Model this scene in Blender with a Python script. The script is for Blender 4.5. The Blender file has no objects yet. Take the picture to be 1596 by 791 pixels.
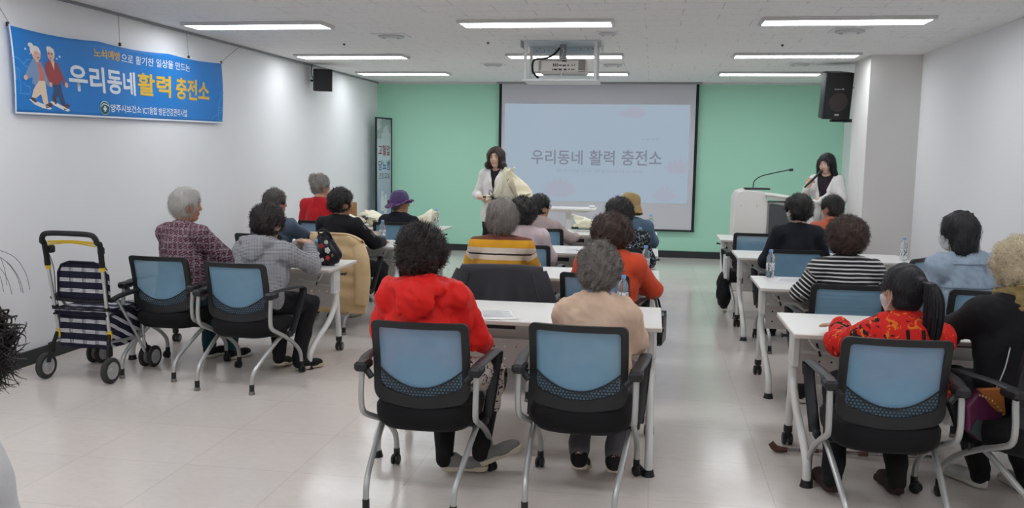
EXPOSURE, LAMP, SLIDE = 0.0, 12.8, 0.68
import bpy, math, random
import numpy as np
from mathutils import Matrix, Vector
random.seed(7); RNG = np.random.default_rng(11)
SC = bpy.context.scene
COL = SC.collection
PI = math.pi
f4 = np.float32
def A(*v): return np.array(v if len(v) > 1 else v[0], dtype=float)

# ------------------------------------------------------------------ materials
def lin(c):
    """sRGB 0-255 triple to linear rgba"""
    o = []
    for v in c:
        v = v/255.0
        o.append(v/12.92 if v <= .04045 else ((v+.055)/1.055)**2.4)
    return (o[0], o[1], o[2], 1.0)
class NX:
    """tiny expression wrapper over shader math nodes"""
    def __init__(s, nt, k): s.nt, s.k = nt, k
    def _m(s, op, *a):
        n = s.nt.nodes.new('ShaderNodeMath'); n.operation = op
        for i, v in enumerate((s,)+a):
            if isinstance(v, NX): s.nt.links.new(v.k, n.inputs[i])
            else: n.inputs[i].default_value = v
        return NX(s.nt, n.outputs[0])
    def __add__(s, o): return s._m('ADD', o)
    def __sub__(s, o): return s._m('SUBTRACT', o)
    def __mul__(s, o): return s._m('MULTIPLY', o)
    def __truediv__(s, o): return s._m('DIVIDE', o)
    def lt(s, o): return s._m('LESS_THAN', o)
    def gt(s, o): return s._m('GREATER_THAN', o)
    def frac(s): return s._m('FRACT')
    def abs(s): return s._m('ABSOLUTE')
    def max(s, o): return s._m('MAXIMUM', o)
    def min(s, o): return s._m('MINIMUM', o)
    def sin(s): return s._m('SINE')
    def floor(s): return s._m('FLOOR')
class MT:
    """material under construction"""
    def __init__(s, name):
        s.m = bpy.data.materials.new(name); s.m.use_nodes = True
        s.nt = s.m.node_tree; s.b = s.nt.nodes['Principled BSDF']; s.out = s.nt.nodes['Material Output']
    def node(s, t, **kw):
        n = s.nt.nodes.new(t)
        for k, v in kw.items(): setattr(n, k, v)
        return n
    def link(s, a, b): s.nt.links.new(a.k if isinstance(a, NX) else a, b)
    def coord(s, scale=(1, 1, 1), which='Object', rot=(0, 0, 0)):
        t = s.node('ShaderNodeTexCoord'); m = s.node('ShaderNodeMapping')
        m.inputs['Scale'].default_value = scale; m.inputs['Rotation'].default_value = rot
        s.link(t.outputs[which], m.inputs['Vector']); return m.outputs[0]
    def xyz(s, vec):
        n = s.node('ShaderNodeSeparateXYZ'); s.link(vec, n.inputs[0]); return [NX(s.nt, n.outputs[i]) for i in range(3)]
    def noise(s, vec, scale, detail=3, rough=.5, dist=0):
        n = s.node('ShaderNodeTexNoise'); n.inputs['Scale'].default_value = scale; n.inputs['Detail'].default_value = detail
        n.inputs['Roughness'].default_value = rough; n.inputs['Distortion'].default_value = dist
        s.link(vec, n.inputs['Vector']); return NX(s.nt, n.outputs[0])
    def voro(s, vec, scale, out='Distance'):
        n = s.node('ShaderNodeTexVoronoi'); n.inputs['Scale'].default_value = scale; s.link(vec, n.inputs['Vector'])
        return n.outputs[out]
    def attr(s, name):
        n = s.node('ShaderNodeAttribute'); n.attribute_name = name; return NX(s.nt, n.outputs['Fac'])
    def mix(s, fac, a, b):
        n = s.node('ShaderNodeMix', data_type='RGBA')
        if isinstance(fac, NX): s.link(fac, n.inputs[0])
        else: n.inputs[0].default_value = fac
        for v, i in ((a, 6), (b, 7)):
            if isinstance(v, tuple): n.inputs[i].default_value = v
            else: s.link(v, n.inputs[i])
        return n.outputs[2]
    def ramp(s, fac, stops, const=False):
        n = s.node('ShaderNodeValToRGB'); r = n.color_ramp
        if const: r.interpolation = 'CONSTANT'
        while len(r.elements) < len(stops): r.elements.new(.5)
        for e, (p, c) in zip(r.elements, stops): e.position = p; e.color = c
        s.link(fac, n.inputs[0]); return n.outputs[0]
    def base(s, v):
        if isinstance(v, tuple): s.b.inputs['Base Color'].default_value = v
        else: s.link(v, s.b.inputs['Base Color'])
        return s
    def set(s, rough=.6, metal=0, spec=.5, sheen=0, coat=0, alpha=None, trans=None, ior=None):
        i = s.b.inputs
        i['Roughness'].default_value = rough; i['Metallic'].default_value = metal; i['Specular IOR Level'].default_value = spec
        i['Sheen Weight'].default_value = sheen; i['Coat Weight'].default_value = coat
        if trans is not None: i['Transmission Weight'].default_value = trans
        if ior: i['IOR'].default_value = ior
        return s
    def bump(s, h, strength=.3, dist=.002):
        n = s.node('ShaderNodeBump'); n.inputs['Strength'].default_value = strength; n.inputs['Distance'].default_value = dist
        s.link(h, n.inputs['Height']); s.link(n.outputs[0], s.b.inputs['Normal']); return s
_MC = {}
def plain(name, rgb, rough=.55, metal=0, spec=.5, **k):
    if name in _MC: return _MC[name]
    m = MT(name); m.base(lin(rgb)).set(rough, metal, spec, **k); _MC[name] = m.m; return m.m
def cloth(name, rgb, rgb2=None, scale=220, rough=.85, sheen=.15, bump=.25):
    if name in _MC: return _MC[name]
    m = MT(name); v = m.coord()
    n = m.noise(v, scale, 2, .6); l = m.noise(v, 9, 2)
    c = lin(rgb); d = lin(rgb2 or tuple(x*.86 for x in rgb))
    m.base(m.mix((n*.6+l*.5).min(1.0), d, c)).set(rough, 0, .3, sheen=sheen if max(rgb) > 60 else .02).bump(n, bump, .001)
    _MC[name] = m.m; return m.m
def emit(name, rgb, strength):
    m = MT(name); m.base(lin(rgb)); m.b.inputs['Emission Color'].default_value = lin(rgb); m.b.inputs['Emission Strength'].default_value = strength
    return m.m

# ------------------------------------------------------------------ objects
def link(o, parent=None):
    COL.objects.link(o)
    if parent is not None: o.parent = parent
    return o
def mesh_from(name, verts, quads=None, faces=None, sharp=None, smooth=True):
    me = bpy.data.meshes.new(name)
    if quads is not None and len(quads):
        V = np.asarray(verts, f4); Q = np.asarray(quads, np.int32); n = Q.shape[1]
        me.vertices.add(len(V)); me.vertices.foreach_set('co', V.ravel())
        me.loops.add(Q.size); me.loops.foreach_set('vertex_index', Q.ravel())
        me.polygons.add(len(Q)); me.polygons.foreach_set('loop_start', np.arange(0, Q.size, n, dtype=np.int32))
        me.update(calc_edges=True); me.validate()
    else:
        me.from_pydata([tuple(v) for v in verts], [], faces)
    if smooth:
        me.polygons.foreach_set('use_smooth', np.ones(len(me.polygons), bool))
        if sharp: me.set_sharp_from_angle(angle=math.radians(sharp))
    me.update()
    return me
class MB:
    """collects shapes into one mesh; each shape may pick a material slot"""
    def __init__(s): s.v, s.f, s.mi, s.slot = [], [], [], 0
    def add(s, vs, fs, M=None):
        b = len(s.v)
        for p in vs:
            p = Vector(p); s.v.append(tuple(M @ p) if M is not None else tuple(p))
        for f in fs: s.f.append(tuple(i+b for i in f)); s.mi.append(s.slot)
        return s
    def box(s, c, d, M=None, ch=0.0):
        """box of centre c and size d with chamfered edges ch"""
        hx, hy, hz = d[0]/2, d[1]/2, d[2]/2; ch = min(ch, hx*.9, hy*.9, hz*.9)
        if ch <= 0:
            vs = [(c[0]+x*hx, c[1]+y*hy, c[2]+z*hz) for z in (-1, 1) for x, y in ((-1, -1), (1, -1), (1, 1), (-1, 1))]
            return s.add(vs, [(3, 2, 1, 0), (4, 5, 6, 7), (0, 1, 5, 4), (1, 2, 6, 5), (2, 3, 7, 6), (3, 0, 4, 7)], M)
        vs, ix = [], {}
        for x in (-1, 1):
            for y in (-1, 1):
                for z in (-1, 1):
                    for a in range(3):
                        p = [x*hx, y*hy, z*hz]
                        for b in range(3):
                            if b != a: p[b] -= (x, y, z)[b]*ch
                        ix[(x, y, z, a)] = len(vs); vs.append((c[0]+p[0], c[1]+p[1], c[2]+p[2]))
        fs = []
        for a in range(3):
            b, e = (a+1) % 3, (a+2) % 3
            for sg in (-1, 1):
                q = []
                for sb, se in ((-1, -1), (1, -1), (1, 1), (-1, 1)):
                    k = [0, 0, 0]; k[a] = sg; k[b] = sb; k[e] = se; q.append(ix[tuple(k)+(a,)])
                fs.append(tuple(q if sg > 0 else q[::-1]))
            for sb in (-1, 1):
                for se in (-1, 1):
                    k1 = [0, 0, 0]; k1[a] = -1; k1[b] = sb; k1[e] = se; k2 = list(k1); k2[a] = 1
                    q = [ix[tuple(k1)+(b,)], ix[tuple(k2)+(b,)], ix[tuple(k2)+(e,)], ix[tuple(k1)+(e,)]]
                    fs.append(tuple(q if sb*se > 0 else q[::-1]))
        for x in (-1, 1):
            for y in (-1, 1):
                for z in (-1, 1):
                    q = [ix[(x, y, z, a)] for a in range(3)]
                    fs.append(tuple(q if x*y*z > 0 else q[::-1]))
        return s.add(vs, fs, M)
    def tube(s, pts, r, n=10, smooth=0, M=None, flat=None, caps=True):
        """tube along pts; r number or list; flat=(a,b) gives an elliptic section; smooth>0 resamples a Catmull-Rom spline"""
        P = [Vector(p) for p in pts]; R = list(r) if isinstance(r, (list, tuple)) else [r]*len(P)
        if smooth:
            Q, RR = [], []
            for i in range(len(P)-1):
                a, b, c, d = P[max(i-1, 0)], P[i], P[i+1], P[min(i+2, len(P)-1)]
                for k in range(smooth):
                    t = k/smooth
                    Q.append(.5*((2*b)+(c-a)*t+(2*a-5*b+4*c-d)*t*t+(3*b-a-3*c+d)*t**3)); RR.append(R[i]+(R[i+1]-R[i])*t)
            Q.append(P[-1]); RR.append(R[-1]); P, R = Q, RR
        T = []
        for i in range(len(P)):
            t = (P[min(i+1, len(P)-1)]-P[max(i-1, 0)])
            T.append(t.normalized() if t.length > 1e-9 else Vector((0, 0, 1)))
        u = Vector((1, 0, 0)) if abs(T[0].x) < .8 else Vector((0, 1, 0))
        u = (u-T[0]*u.dot(T[0])).normalized(); vs, fs = [], []
        for i, p in enumerate(P):
            u = (u-T[i]*u.dot(T[i])).normalized(); w = T[i].cross(u)
            fa, fb = flat if flat else (1, 1)
            for k in range(n):
                a = 2*PI*k/n; vs.append(p+(u*math.cos(a)*fa+w*math.sin(a)*fb)*R[i])
        for i in range(len(P)-1):
            for k in range(n):
                k2 = (k+1) % n; fs.append((i*n+k, i*n+k2, (i+1)*n+k2, (i+1)*n+k))
        if caps: fs += [tuple(range(n))[::-1], tuple((len(P)-1)*n+k for k in range(n))]
        return s.add(vs, fs, M)
    def lathe(s, prof, n=24, M=None, wob=None, caps=False):
        """revolve (r,z) profile about z"""
        vs, fs = [], []
        for j, (r, z) in enumerate(prof):
            for k in range(n):
                a = 2*PI*k/n; rr, zz = (r, z) if wob is None else wob(j, a, r, z)
                vs.append((rr*math.cos(a), rr*math.sin(a), zz))
        for j in range(len(prof)-1):
            for k in range(n):
                k2 = (k+1) % n; fs.append((j*n+k, j*n+k2, (j+1)*n+k2, (j+1)*n+k))
        if caps and prof[0][0] > 1e-5: fs.append(tuple(range(n))[::-1])
        if caps and prof[-1][0] > 1e-5: fs.append(tuple((len(prof)-1)*n+k for k in range(n)))
        return s.add(vs, fs, M)
    def cyl(s, a, b, r, n=16, M=None): return s.tube([a, b], r, n, 0, M)
    def prism(s, poly, h0, h1, M=None):
        """extrude a 2d polygon (x,y) from z=h0 to z=h1"""
        n = len(poly); vs = [(x, y, h0) for x, y in poly]+[(x, y, h1) for x, y in poly]
        fs = [tuple(range(n))[::-1], tuple(range(n, 2*n))]+[(i, (i+1) % n, n+(i+1) % n, n+i) for i in range(n)]
        return s.add(vs, fs, M)
    def grid(s, fn, nu, nv, M=None):
        vs = [fn(i/nu, j/nv) for j in range(nv+1) for i in range(nu+1)]
        fs = [(j*(nu+1)+i, j*(nu+1)+i+1, (j+1)*(nu+1)+i+1, (j+1)*(nu+1)+i) for j in range(nv) for i in range(nu)]
        return s.add(vs, fs, M)
    def ball(s, c, r, n=14, M=None):
        r = r if isinstance(r, (tuple, list)) else (r, r, r); vs, fs = [], []; m = max(6, n//2+1)
        for j in range(m+1):
            t = PI*j/m
            for k in range(n):
                a = 2*PI*k/n; vs.append((c[0]+r[0]*math.sin(t)*math.cos(a), c[1]+r[1]*math.sin(t)*math.sin(a), c[2]-r[2]*math.cos(t)))
        for j in range(m):
            for k in range(n):
                k2 = (k+1) % n; fs.append((j*n+k, j*n+k2, (j+1)*n+k2, (j+1)*n+k))
        return s.add(vs, fs, M)
    def mesh(s, name, mats, sharp=35):
        me = mesh_from(name, s.v, None, s.f, sharp, sharp >= 0)
        for m in (mats if isinstance(mats, (list, tuple)) else [mats]): me.materials.append(m)
        if any(s.mi): me.polygons.foreach_set('material_index', s.mi)
        return me
    def obj(s, name, mats, parent=None, sharp=35, bevel=0, solid=0):
        o = bpy.data.objects.new(name, s.mesh(name, mats, sharp))
        if solid:
            m = o.modifiers.new('thickness', 'SOLIDIFY'); m.thickness = solid; m.offset = 0
        if bevel:
            m = o.modifiers.new('edge', 'BEVEL'); m.width = bevel; m.segments = 2; m.limit_method = 'ANGLE'; m.angle_limit = .6
        return link(o, parent)
def tag(o, label, cat, group=None):
    o['label'] = label; o['category'] = cat
    if group: o['group'] = group
    return o
def thing(name, label, cat, loc=(0, 0, 0), rz=0, group=None):
    o = bpy.data.objects.new(name, None); o.empty_display_size = .1; link(o)
    o.location = loc; o.rotation_euler = (0, 0, rz); return tag(o, label, cat, group)
def struct(o): o['kind'] = 'structure'; return o
def dup(root, loc, rz, label, group=None):
    r = root.copy(); COL.objects.link(r); r.location = loc; r.rotation_euler = (0, 0, rz); r['label'] = label
    if group: r['group'] = group
    for ch in list(root.children):
        c = ch.copy(); COL.objects.link(c); c.parent = r
        for g in ch.children:
            d = g.copy(); COL.objects.link(d); d.parent = c
    return r

# ------------------------------------------------------------------ lettering
def text_geo(s, bold=0.0):
    cu = bpy.data.curves.new('lettering', 'FONT'); cu.body = s; cu.size = 1; cu.offset = bold; cu.resolution_u = 3
    o = bpy.data.objects.new('lettering', cu); COL.objects.link(o)
    dg = bpy.context.evaluated_depsgraph_get(); dg.update()
    me = bpy.data.meshes.new_from_object(o.evaluated_get(dg))
    V = [tuple(v.co) for v in me.vertices]; F = [tuple(p.vertices) for p in me.polygons]
    bpy.data.objects.remove(o); bpy.data.curves.remove(cu); bpy.data.meshes.remove(me)
    return V, F
def put_text(mb, s, corner, bold=0.0):
    """fit text s between corner(u,v) with u,v in 0..1"""
    V, F = text_geo(s, bold)
    if not V: return
    x0, x1 = min(v[0] for v in V), max(v[0] for v in V); y0, y1 = min(v[1] for v in V), max(v[1] for v in V)
    mb.add([corner((v[0]-x0)/(x1-x0+1e-9), (v[1]-y0)/(y1-y0+1e-9)) for v in V], F)
def quadmap(bl, br, tl, tr):
    bl, br, tl, tr = map(Vector, (bl, br, tl, tr))
    return lambda u, v: bl*(1-u)*(1-v)+br*u*(1-v)+tl*(1-u)*v+tr*u*v

# ------------------------------------------------------------------ signed distance surfaces
def smin(a, b, k):
    h = np.clip(.5+.5*(b-a)/k, 0, 1); return b+(a-b)*h-k*h*(1-h)
def smax(a, b, k): return -smin(-a, -b, k)
def s_cap(P, a, b, r1, r2):
    a = np.asarray(a, f4); ba = np.asarray(b, f4)-a; pa = P-a
    t = np.clip(pa@ba/max(float(ba@ba), 1e-9), 0, 1)
    d = pa-t[:, None]*ba
    return np.sqrt((d*d).sum(1))-(r1+(r2-r1)*t)
def s_ell(P, c, r, R=None):
    q = P-np.asarray(c, f4)
    if R is not None: q = q@np.asarray(R, f4)
    r = np.asarray(r, f4); k0 = np.sqrt(((q/r)**2).sum(1)); k1 = np.sqrt(((q/(r*r))**2).sum(1))
    return k0*(k0-1)/np.maximum(k1, 1e-6)
_DIRS = RNG.normal(size=(24, 3)); _DIRS /= np.linalg.norm(_DIRS, axis=1)[:, None]; _PH = RNG.uniform(0, 6.28, 24)
def wob(P, lam, n=6, seed=0):
    """smooth pseudo noise in about -1..1 with wavelength lam"""
    o = np.zeros(len(P), f4)
    for i in range(n):
        j = (i+seed*5) % 24; d = _DIRS[j].astype(f4)
        e = _DIRS[(j+7) % 24].astype(f4)
        o += np.sin(P@d*(6.283/lam*(1+.25*(i % 3)))+_PH[j]+seed+1.3*np.sin(P@e*(3.1/lam)+j))
    return o/(n*.55)
def surf(E, lo, hi, h):
    """mesh the zero set of E over a box with surface nets, evaluating only blocks near the surface"""
    B = 6; lo = np.asarray(lo, float); hi = np.asarray(hi, float)
    nb = np.maximum(1, np.ceil((hi-lo)/(h*B)).astype(int)); n = nb*B
    ax = [(lo[i]+h*(B*(np.arange(nb[i])+.5)-.5)).astype(f4) for i in range(3)]
    C = np.stack(np.meshgrid(*ax, indexing='ij'), -1).reshape(-1, 3)
    Fc = E(C).reshape(nb); keep = np.abs(Fc) < h*B*1.35
    up = lambda a: a.repeat(B, 0).repeat(B, 1).repeat(B, 2)
    F = up(Fc).astype(f4); mk = up(keep); ii = np.argwhere(mk)
    F[mk] = E((lo+ii*h).astype(f4))
    ins = F < 0; c = np.zeros(tuple(n-1), np.int8)
    offs = [(x, y, z) for x in (0, 1) for y in (0, 1) for z in (0, 1)]
    for x, y, z in offs: c += ins[x:n[0]-1+x, y:n[1]-1+y, z:n[2]-1+z]
    act = np.argwhere((c > 0) & (c < 8)); idx = np.full(tuple(n-1), -1, np.int32); idx[tuple(act.T)] = np.arange(len(act))
    val = {o: F[tuple((act+o).T)] for o in offs}; acc = np.zeros((len(act), 3)); cnt = np.zeros(len(act))
    for o in offs:
        for a in range(3):
            if o[a] == 0:
                q = list(o); q[a] = 1; v0, v1 = val[o], val[tuple(q)]; m = (v0 < 0) != (v1 < 0)
                t = v0[m]/(v0[m]-v1[m]); p = np.tile(np.array(o, float), (m.sum(), 1)); p[:, a] += t
                acc[m] += p; cnt[m] += 1
    V = lo+h*(act+acc/cnt[:, None]); Q = []
    for a in range(3):
        b, e = (a+1) % 3, (a+2) % 3
        s0 = [slice(0, n[i]-1) for i in range(3)]; s1 = list(s0); s1[a] = slice(1, n[a])
        s0[b] = s1[b] = slice(1, n[b]-1); s0[e] = s1[e] = slice(1, n[e]-1)
        i0, i1 = ins[tuple(s0)], ins[tuple(s1)]
        for flip in (0, 1):
            w = np.argwhere((i0 & ~i1) if not flip else (~i0 & i1))
            if not len(w): continue
            w[:, b] += 1; w[:, e] += 1
            def at(db, de):
                k = w.copy(); k[:, b] -= db; k[:, e] -= de; return idx[tuple(k.T)]
            q = np.stack([at(1, 1), at(0, 1), at(0, 0), at(1, 0)], 1)
            Q.append(q[:, ::-1] if flip else q)
    Q = np.concatenate(Q); Q = Q[(Q >= 0).all(1)]
    return V, Q
def surf_obj(name, E, lo, hi, h, mat, parent=None, attrs=None, sharp=None):
    V, Q = surf(E, lo, hi, h)
    me = mesh_from(name, V, Q, sharp=sharp); me.materials.append(mat)
    if attrs:
        P = np.empty(len(me.vertices)*3, f4); me.vertices.foreach_get('co', P); P = P.reshape(-1, 3)
        for k, fn in attrs.items():
            at = me.attributes.new(k, 'FLOAT', 'POINT'); at.data.foreach_set('value', fn(P).astype(f4))
    return link(bpy.data.objects.new(name, me), parent)
# ------------------------------------------------------------------ camera and view
FPX, YAW, PITCH, ROLL = 1358.82, .157555, .115245, .0152328
cy_, sy_, cp_, sp_ = math.cos(YAW), math.sin(YAW), math.cos(PITCH), math.sin(PITCH)
Fw = Vector((-sy_*cp_, cy_*cp_, -sp_)); Rt = Vector((cy_, sy_, 0)); Up = Rt.cross(Fw)
cr, sr = math.cos(ROLL), math.sin(ROLL)
R2, U2 = Rt*cr+Up*sr, Up*cr-Rt*sr
cam = bpy.data.cameras.new('camera'); cam.sensor_width = 36; cam.lens = 36*FPX/1596; cam.clip_start = .05; cam.clip_end = 80
co = bpy.data.objects.new('camera', cam); COL.objects.link(co)
M3 = Matrix((R2, U2, -Fw)).transposed()
co.matrix_world = Matrix.Translation((0, 0, 1.65)) @ M3.to_4x4(); SC.camera = co
vs_ = SC.view_settings; vs_.view_transform = 'Standard'; vs_.look = 'None'; vs_.gamma = 1; vs_.use_curve_mapping = False; vs_.exposure = EXPOSURE
w = bpy.data.worlds.new('world'); SC.world = w; w.use_nodes = True
w.node_tree.nodes['Background'].inputs[0].default_value = (.5, .52, .55, 1); w.node_tree.nodes['Background'].inputs[1].default_value = .05
SC.cycles.use_denoising = True; SC.cycles.max_bounces = 8; SC.cycles.diffuse_bounces = 5; SC.cycles.sample_clamp_indirect = 6

# ------------------------------------------------------------------ room
XL, XR, YB, YF, H = -4.618, 2.92, -2.6, 14.34, 2.8
def wallmat(name, rgb, bumpy=.08):
    m = MT(name); v = m.coord((1, 1, 1)); n = m.noise(v, 60, 4, .6); l = m.noise(v, .8, 2)
    c = lin(rgb); d = tuple(x*.94 for x in c[:3])+(1,)
    m.base(m.mix(l, d, c)).set(.75, 0, .25).bump(n, bumpy, .002); return m.m
m_wall = wallmat('white wallpaper', (238, 238, 240)); m_pillar = wallmat('warm grey wallpaper', (226, 224, 221), .15)
m_green = wallmat('mint green wall', (176, 228, 204), .1)
def floormat():
    m = MT('pale vinyl tile'); v = m.coord(); x, y, z = m.xyz(v)
    big = m.noise(m.coord((1, 1.6, 1)), 2.2, 5, .62, 1.2); fine = m.noise(m.coord((9, 3, 1)), 9, 4, .7)
    veins = m.noise(m.coord((1.2, 2.6, 1), rot=(0, 0, .5)), 5, 6, .7, 2.5)
    c = m.mix(veins, lin((210, 198, 189)), lin((234, 224, 217)))
    c = m.mix(fine*.35, c, lin((216, 213, 211)))
    fx = ((x+.57)/.6).frac(); fy = ((y+.1)/.6).frac()
    seam = fx.lt(.006).max(fy.lt(.006))
    tone = m.node('ShaderNodeTexWhiteNoise', noise_dimensions='2D'); cb = m.node('ShaderNodeCombineXYZ')
    m.link(((x+.57)/.6).floor(), cb.inputs[0]); m.link(((y+.1)/.6).floor(), cb.inputs[1]); m.link(cb.outputs[0], tone.inputs['Vector'])
    c = m.mix(NX(m.nt, tone.outputs[0])*.07, c, lin((172, 165, 160)))
    m.base(m.mix(seam*.3, c, lin((120, 112, 108)))).set(.17, 0, .5)
    r = m.noise(m.coord((1, 1, 1)), 3, 3); m.link(r*.12+.1, m.b.inputs['Roughness'])
    m.bump(m.noise(m.coord((1, 1, 1)), 7, 3, .6)*.8+fine*.2, .16, .004); return m.m
def ceilmat():
    m = MT('mineral fibre ceiling tile'); v = m.coord(); x, y, z = m.xyz(v)
    sp = m.noise(v, 95, 4, .75); sp2 = m.noise(v, 24, 3)
    row = (y/.3).floor(); off = (row*.5).frac()*.6
    fx = ((x+off+10)/.6).frac(); fy = (y/.3+20).frac()
    seam = fx.lt(.008).max(fy.lt(.014)); n = m.noise(v, 1.1, 2)
    c = m.mix(sp, lin((224, 223, 222)), lin((250, 250, 249)))
    c = m.mix(sp2.lt(.38)*.25, c, lin((190, 188, 186)))
    m.base(m.mix(seam*(n.gt(.47))*.5, c, lin((105, 103, 102)))).set(.9, 0, .15).bump(sp, .25, .003); return m.m
def slab(name, c, d, mat):
    return struct(MB().box(c, d).obj(name, mat, sharp=20))
mx, my, ly, lx = (XL+XR)/2, (YB+YF)/2, YF-YB, XR-XL
slab('floor', (mx, my, -.05), (lx+.4, ly+.4, .1), floormat())
slab('ceiling', (mx, my, H+.05), (lx+.4, ly+.4, .1), ceilmat())
slab('wall_left', (XL-.05, my, H/2), (.1, ly+.2, H), m_wall)
slab('wall_right', (XR+.05, my, H/2), (.1, ly+.2, H), m_wall)
slab('wall_front', (mx, YF+.05, H/2), (lx, .1, H), m_green)
slab('wall_back', (mx, YB-.05, H/2), (lx, .1, H), m_wall)
slab('wall_pillar', ((2.37+XR)/2, 10.82, H/2), (XR-2.37, .78, H), m_pillar)
m_base = plain('black skirting', (38, 42, 44), .45)
slab('baseboard_left', (XL+.008, (YB+YF)/2, .055), (.016, ly, .11), m_base)
slab('baseboard_front', ((XL+XR)/2+.01, YF-.008, .055), (lx-.03, .016, .11), m_base)
m_rail = plain('grey aluminium rail', (150, 152, 156), .4, .6)
struct(MB().box((XL+.012, my, H-.012), (.024, ly, .022)).obj('trim_1', m_rail))
m_trimw = plain('pale ceiling moulding', (214, 214, 214), .6)
struct(MB().box((mx, YF-.011, H-.015), (lx-.06, .022, .03)).obj('trim_2', m_trimw))

# ------------------------------------------------------------------ ceiling lamps (real lit panels; the rows behind the camera light the room too)
m_lit = emit('lit diffuser', (246, 251, 255), LAMP)
m_lampframe = plain('grey aluminium lamp frame', (212, 211, 210), .45, .1)
def lamp(loc, label, first=[None]):
    if first[0] is not None: return dup(first[0], loc, 0, label)
    t = thing('ceiling_lamp', label, 'light', loc, 0, 'LED panels on the ceiling'); first[0] = t
    L, W, D, b = 1.37, .34, .03, .026; fr = MB()
    for s in (-1, 1):
        fr.box((0, s*(W/2-b/2), -D/2), (L, b, D), None, .003); fr.box((s*(L/2-b/2), 0, -D/2), (b, W-2*b, D), None, .003)
    fr.box((0, 0, -.004), (L-2*b, W-2*b, .008)); fr.obj('frame', m_lampframe, t)
    MB().box((0, 0, -D+.008), (L-2*b, W-2*b, .008)).obj('diffuser', m_lit, t)
    return t
cols = [(-3.66, 'left'), (-1.055, 'middle'), (1.545, 'right')]
where = {7.8: 'nearest the camera', 10.38: 'second from the front', 12.62: 'closest to the green wall'}
for yy in (7.8, 10.38, 12.62):
    for xx, nm in cols:
        side = {'left': 'beside the bannered wall', 'middle': 'above the middle tables', 'right': 'toward the pillar side'}[nm]
        lamp((xx, yy, H), 'lit rectangular ceiling panel %s, in the row %s' % (side, where[yy]))
for yy, w_ in ((5.2, 'overhead'), (2.6, 'above the camera'), (0, 'behind the camera')):
    for xx, nm in cols: lamp((xx, yy, H), 'lit rectangular ceiling panel %s, %s column' % (w_, nm))
m_plastic = plain('white plastic', (225, 226, 226), .4)
m_ventm = plain('light grey metal', (196, 197, 198), .5, .2)
m_dark = plain('dark gap', (70, 70, 72), .8)
def vent(name, loc, r, label, cat, square=True):
    t = thing(name, label, cat, loc)
    if square: MB().box((0, 0, -.004), (2.5*r, 2.5*r, .008), None, .002).obj('base_plate', m_plastic, t)
    MB().lathe([(r, -.008), (r*.98, -.022), (r*.72, -.03), (r*.7, -.02), (.001, -.018)], 32).obj('ring', m_ventm, t)
    MB().lathe([(.001, -.04), (r*.45, -.036), (r*.5, -.028), (r*.45, -.019)], 28).obj('disc', m_plastic, t)
vent('air_diffuser', (-2.62, 8.6, H), .13, 'round air diffuser between the two nearest lamps on the left', 'vent')
vent('smoke_detector', (-.46, 8.5, H), .085, 'white round detector in front of the projector', 'detector')
vent('air_diffuser', (1.72, 8.44, H), .13, 'round air diffuser behind the nearest lamp on the right', 'vent')
vent('air_diffuser', (-2.1, 11.4, H), .12, 'round air diffuser between the far lamps, left of the projector', 'vent')
vent('air_diffuser', (1.75, 11.4, H), .12, 'flat air diffuser between the two far lamps near the loudspeaker', 'vent')
vent('air_diffuser', (-.55, 11.45, H), .12, 'round air diffuser right behind the projector', 'vent')
m_black = plain('black plastic', (24, 25, 27), .45); m_soft = plain('matt black', (18, 18, 20), .7)
for k, (x, y) in enumerate(((-3.35, 9.25), (1.28, 9.5), (-1.75, 9.2))):
    tag(MB().lathe([(.014, 0), (.014, -.01), (.006, -.014), (.001, -.024)], 12, Matrix.Translation((x, y, H))).obj('sprinkler_head', m_black),
        'tiny black sprinkler dot ' + ('over the left seats', 'toward the right wall', 'left of the projector')[k], 'sprinkler')

# ------------------------------------------------------------------ projection screen on the green wall
t = thing('projection_screen', 'large pull-down projection screen with a lit slide, on the green wall', 'screen', (-.915, YF-.06, 0))
m_scr = plain('grey white screen cloth', (205, 205, 212), .8, 0, .1); m_sbl = plain('black screen border', (16, 17, 19), .7)
sx0, sx1 = -1.6, 1.6
MB().box((0, 0, 1.62), (3.12, .004, 2.32)).obj('screen_cloth', m_scr, t)
for s in (-1, 1): MB().box((s*1.582, 0, 1.62), (.045, .006, 2.32)).obj('border', m_sbl, t)
MB().tube([(-1.61, 0, .445), (1.61, 0, .445)], .016, 12).obj('bottom_bar', m_black, t)
MB().box((0, .0, 2.785), (3.3, .07, .03), None, .006).obj('housing', plain('grey housing', (150, 151, 155), .5), t)
def slidemat():
    m = MT('projected slide'); v = m.coord(); x, y, z = m.xyz(v)
    n = m.noise(v, .9, 2); c = m.mix(n, lin((180, 201, 220)), lin((192, 207, 222)))
    m.base((.02, .02, .02, 1)).set(.9, 0, .05); m.link(c, m.b.inputs['Emission Color']); m.b.inputs['Emission Strength'].default_value = SLIDE; return m.m
def emc(name, rgb):
    m = MT(name); m.base((.02, .02, .02, 1)).set(.9, 0, .05); m.b.inputs['Emission Color'].default_value = lin(rgb); m.b.inputs['Emission Strength'].default_value = SLIDE; return m.m
PX, PY = .915, .012
sl = MB().box((-.93+PX, -.004, 1.665), (2.985, .002, 1.57)).obj('slide', slidemat(), t)
fz = -.0065
def st(s, x0, x1, z0, z1, bold, nm='slide_title', ink_=None):
    tm = MB(); put_text(tm, s, quadmap((x0+PX, fz, z0), (x1+PX, fz, z0), (x0+PX, fz, z1), (x1+PX, fz, z1)), bold); tm.obj(nm, ink_ or INK_T, sl, 0)
INK_T, INK_S = emc('slide title ink', (146, 152, 168)), emc('slide small ink', (168, 182, 198))
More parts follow.
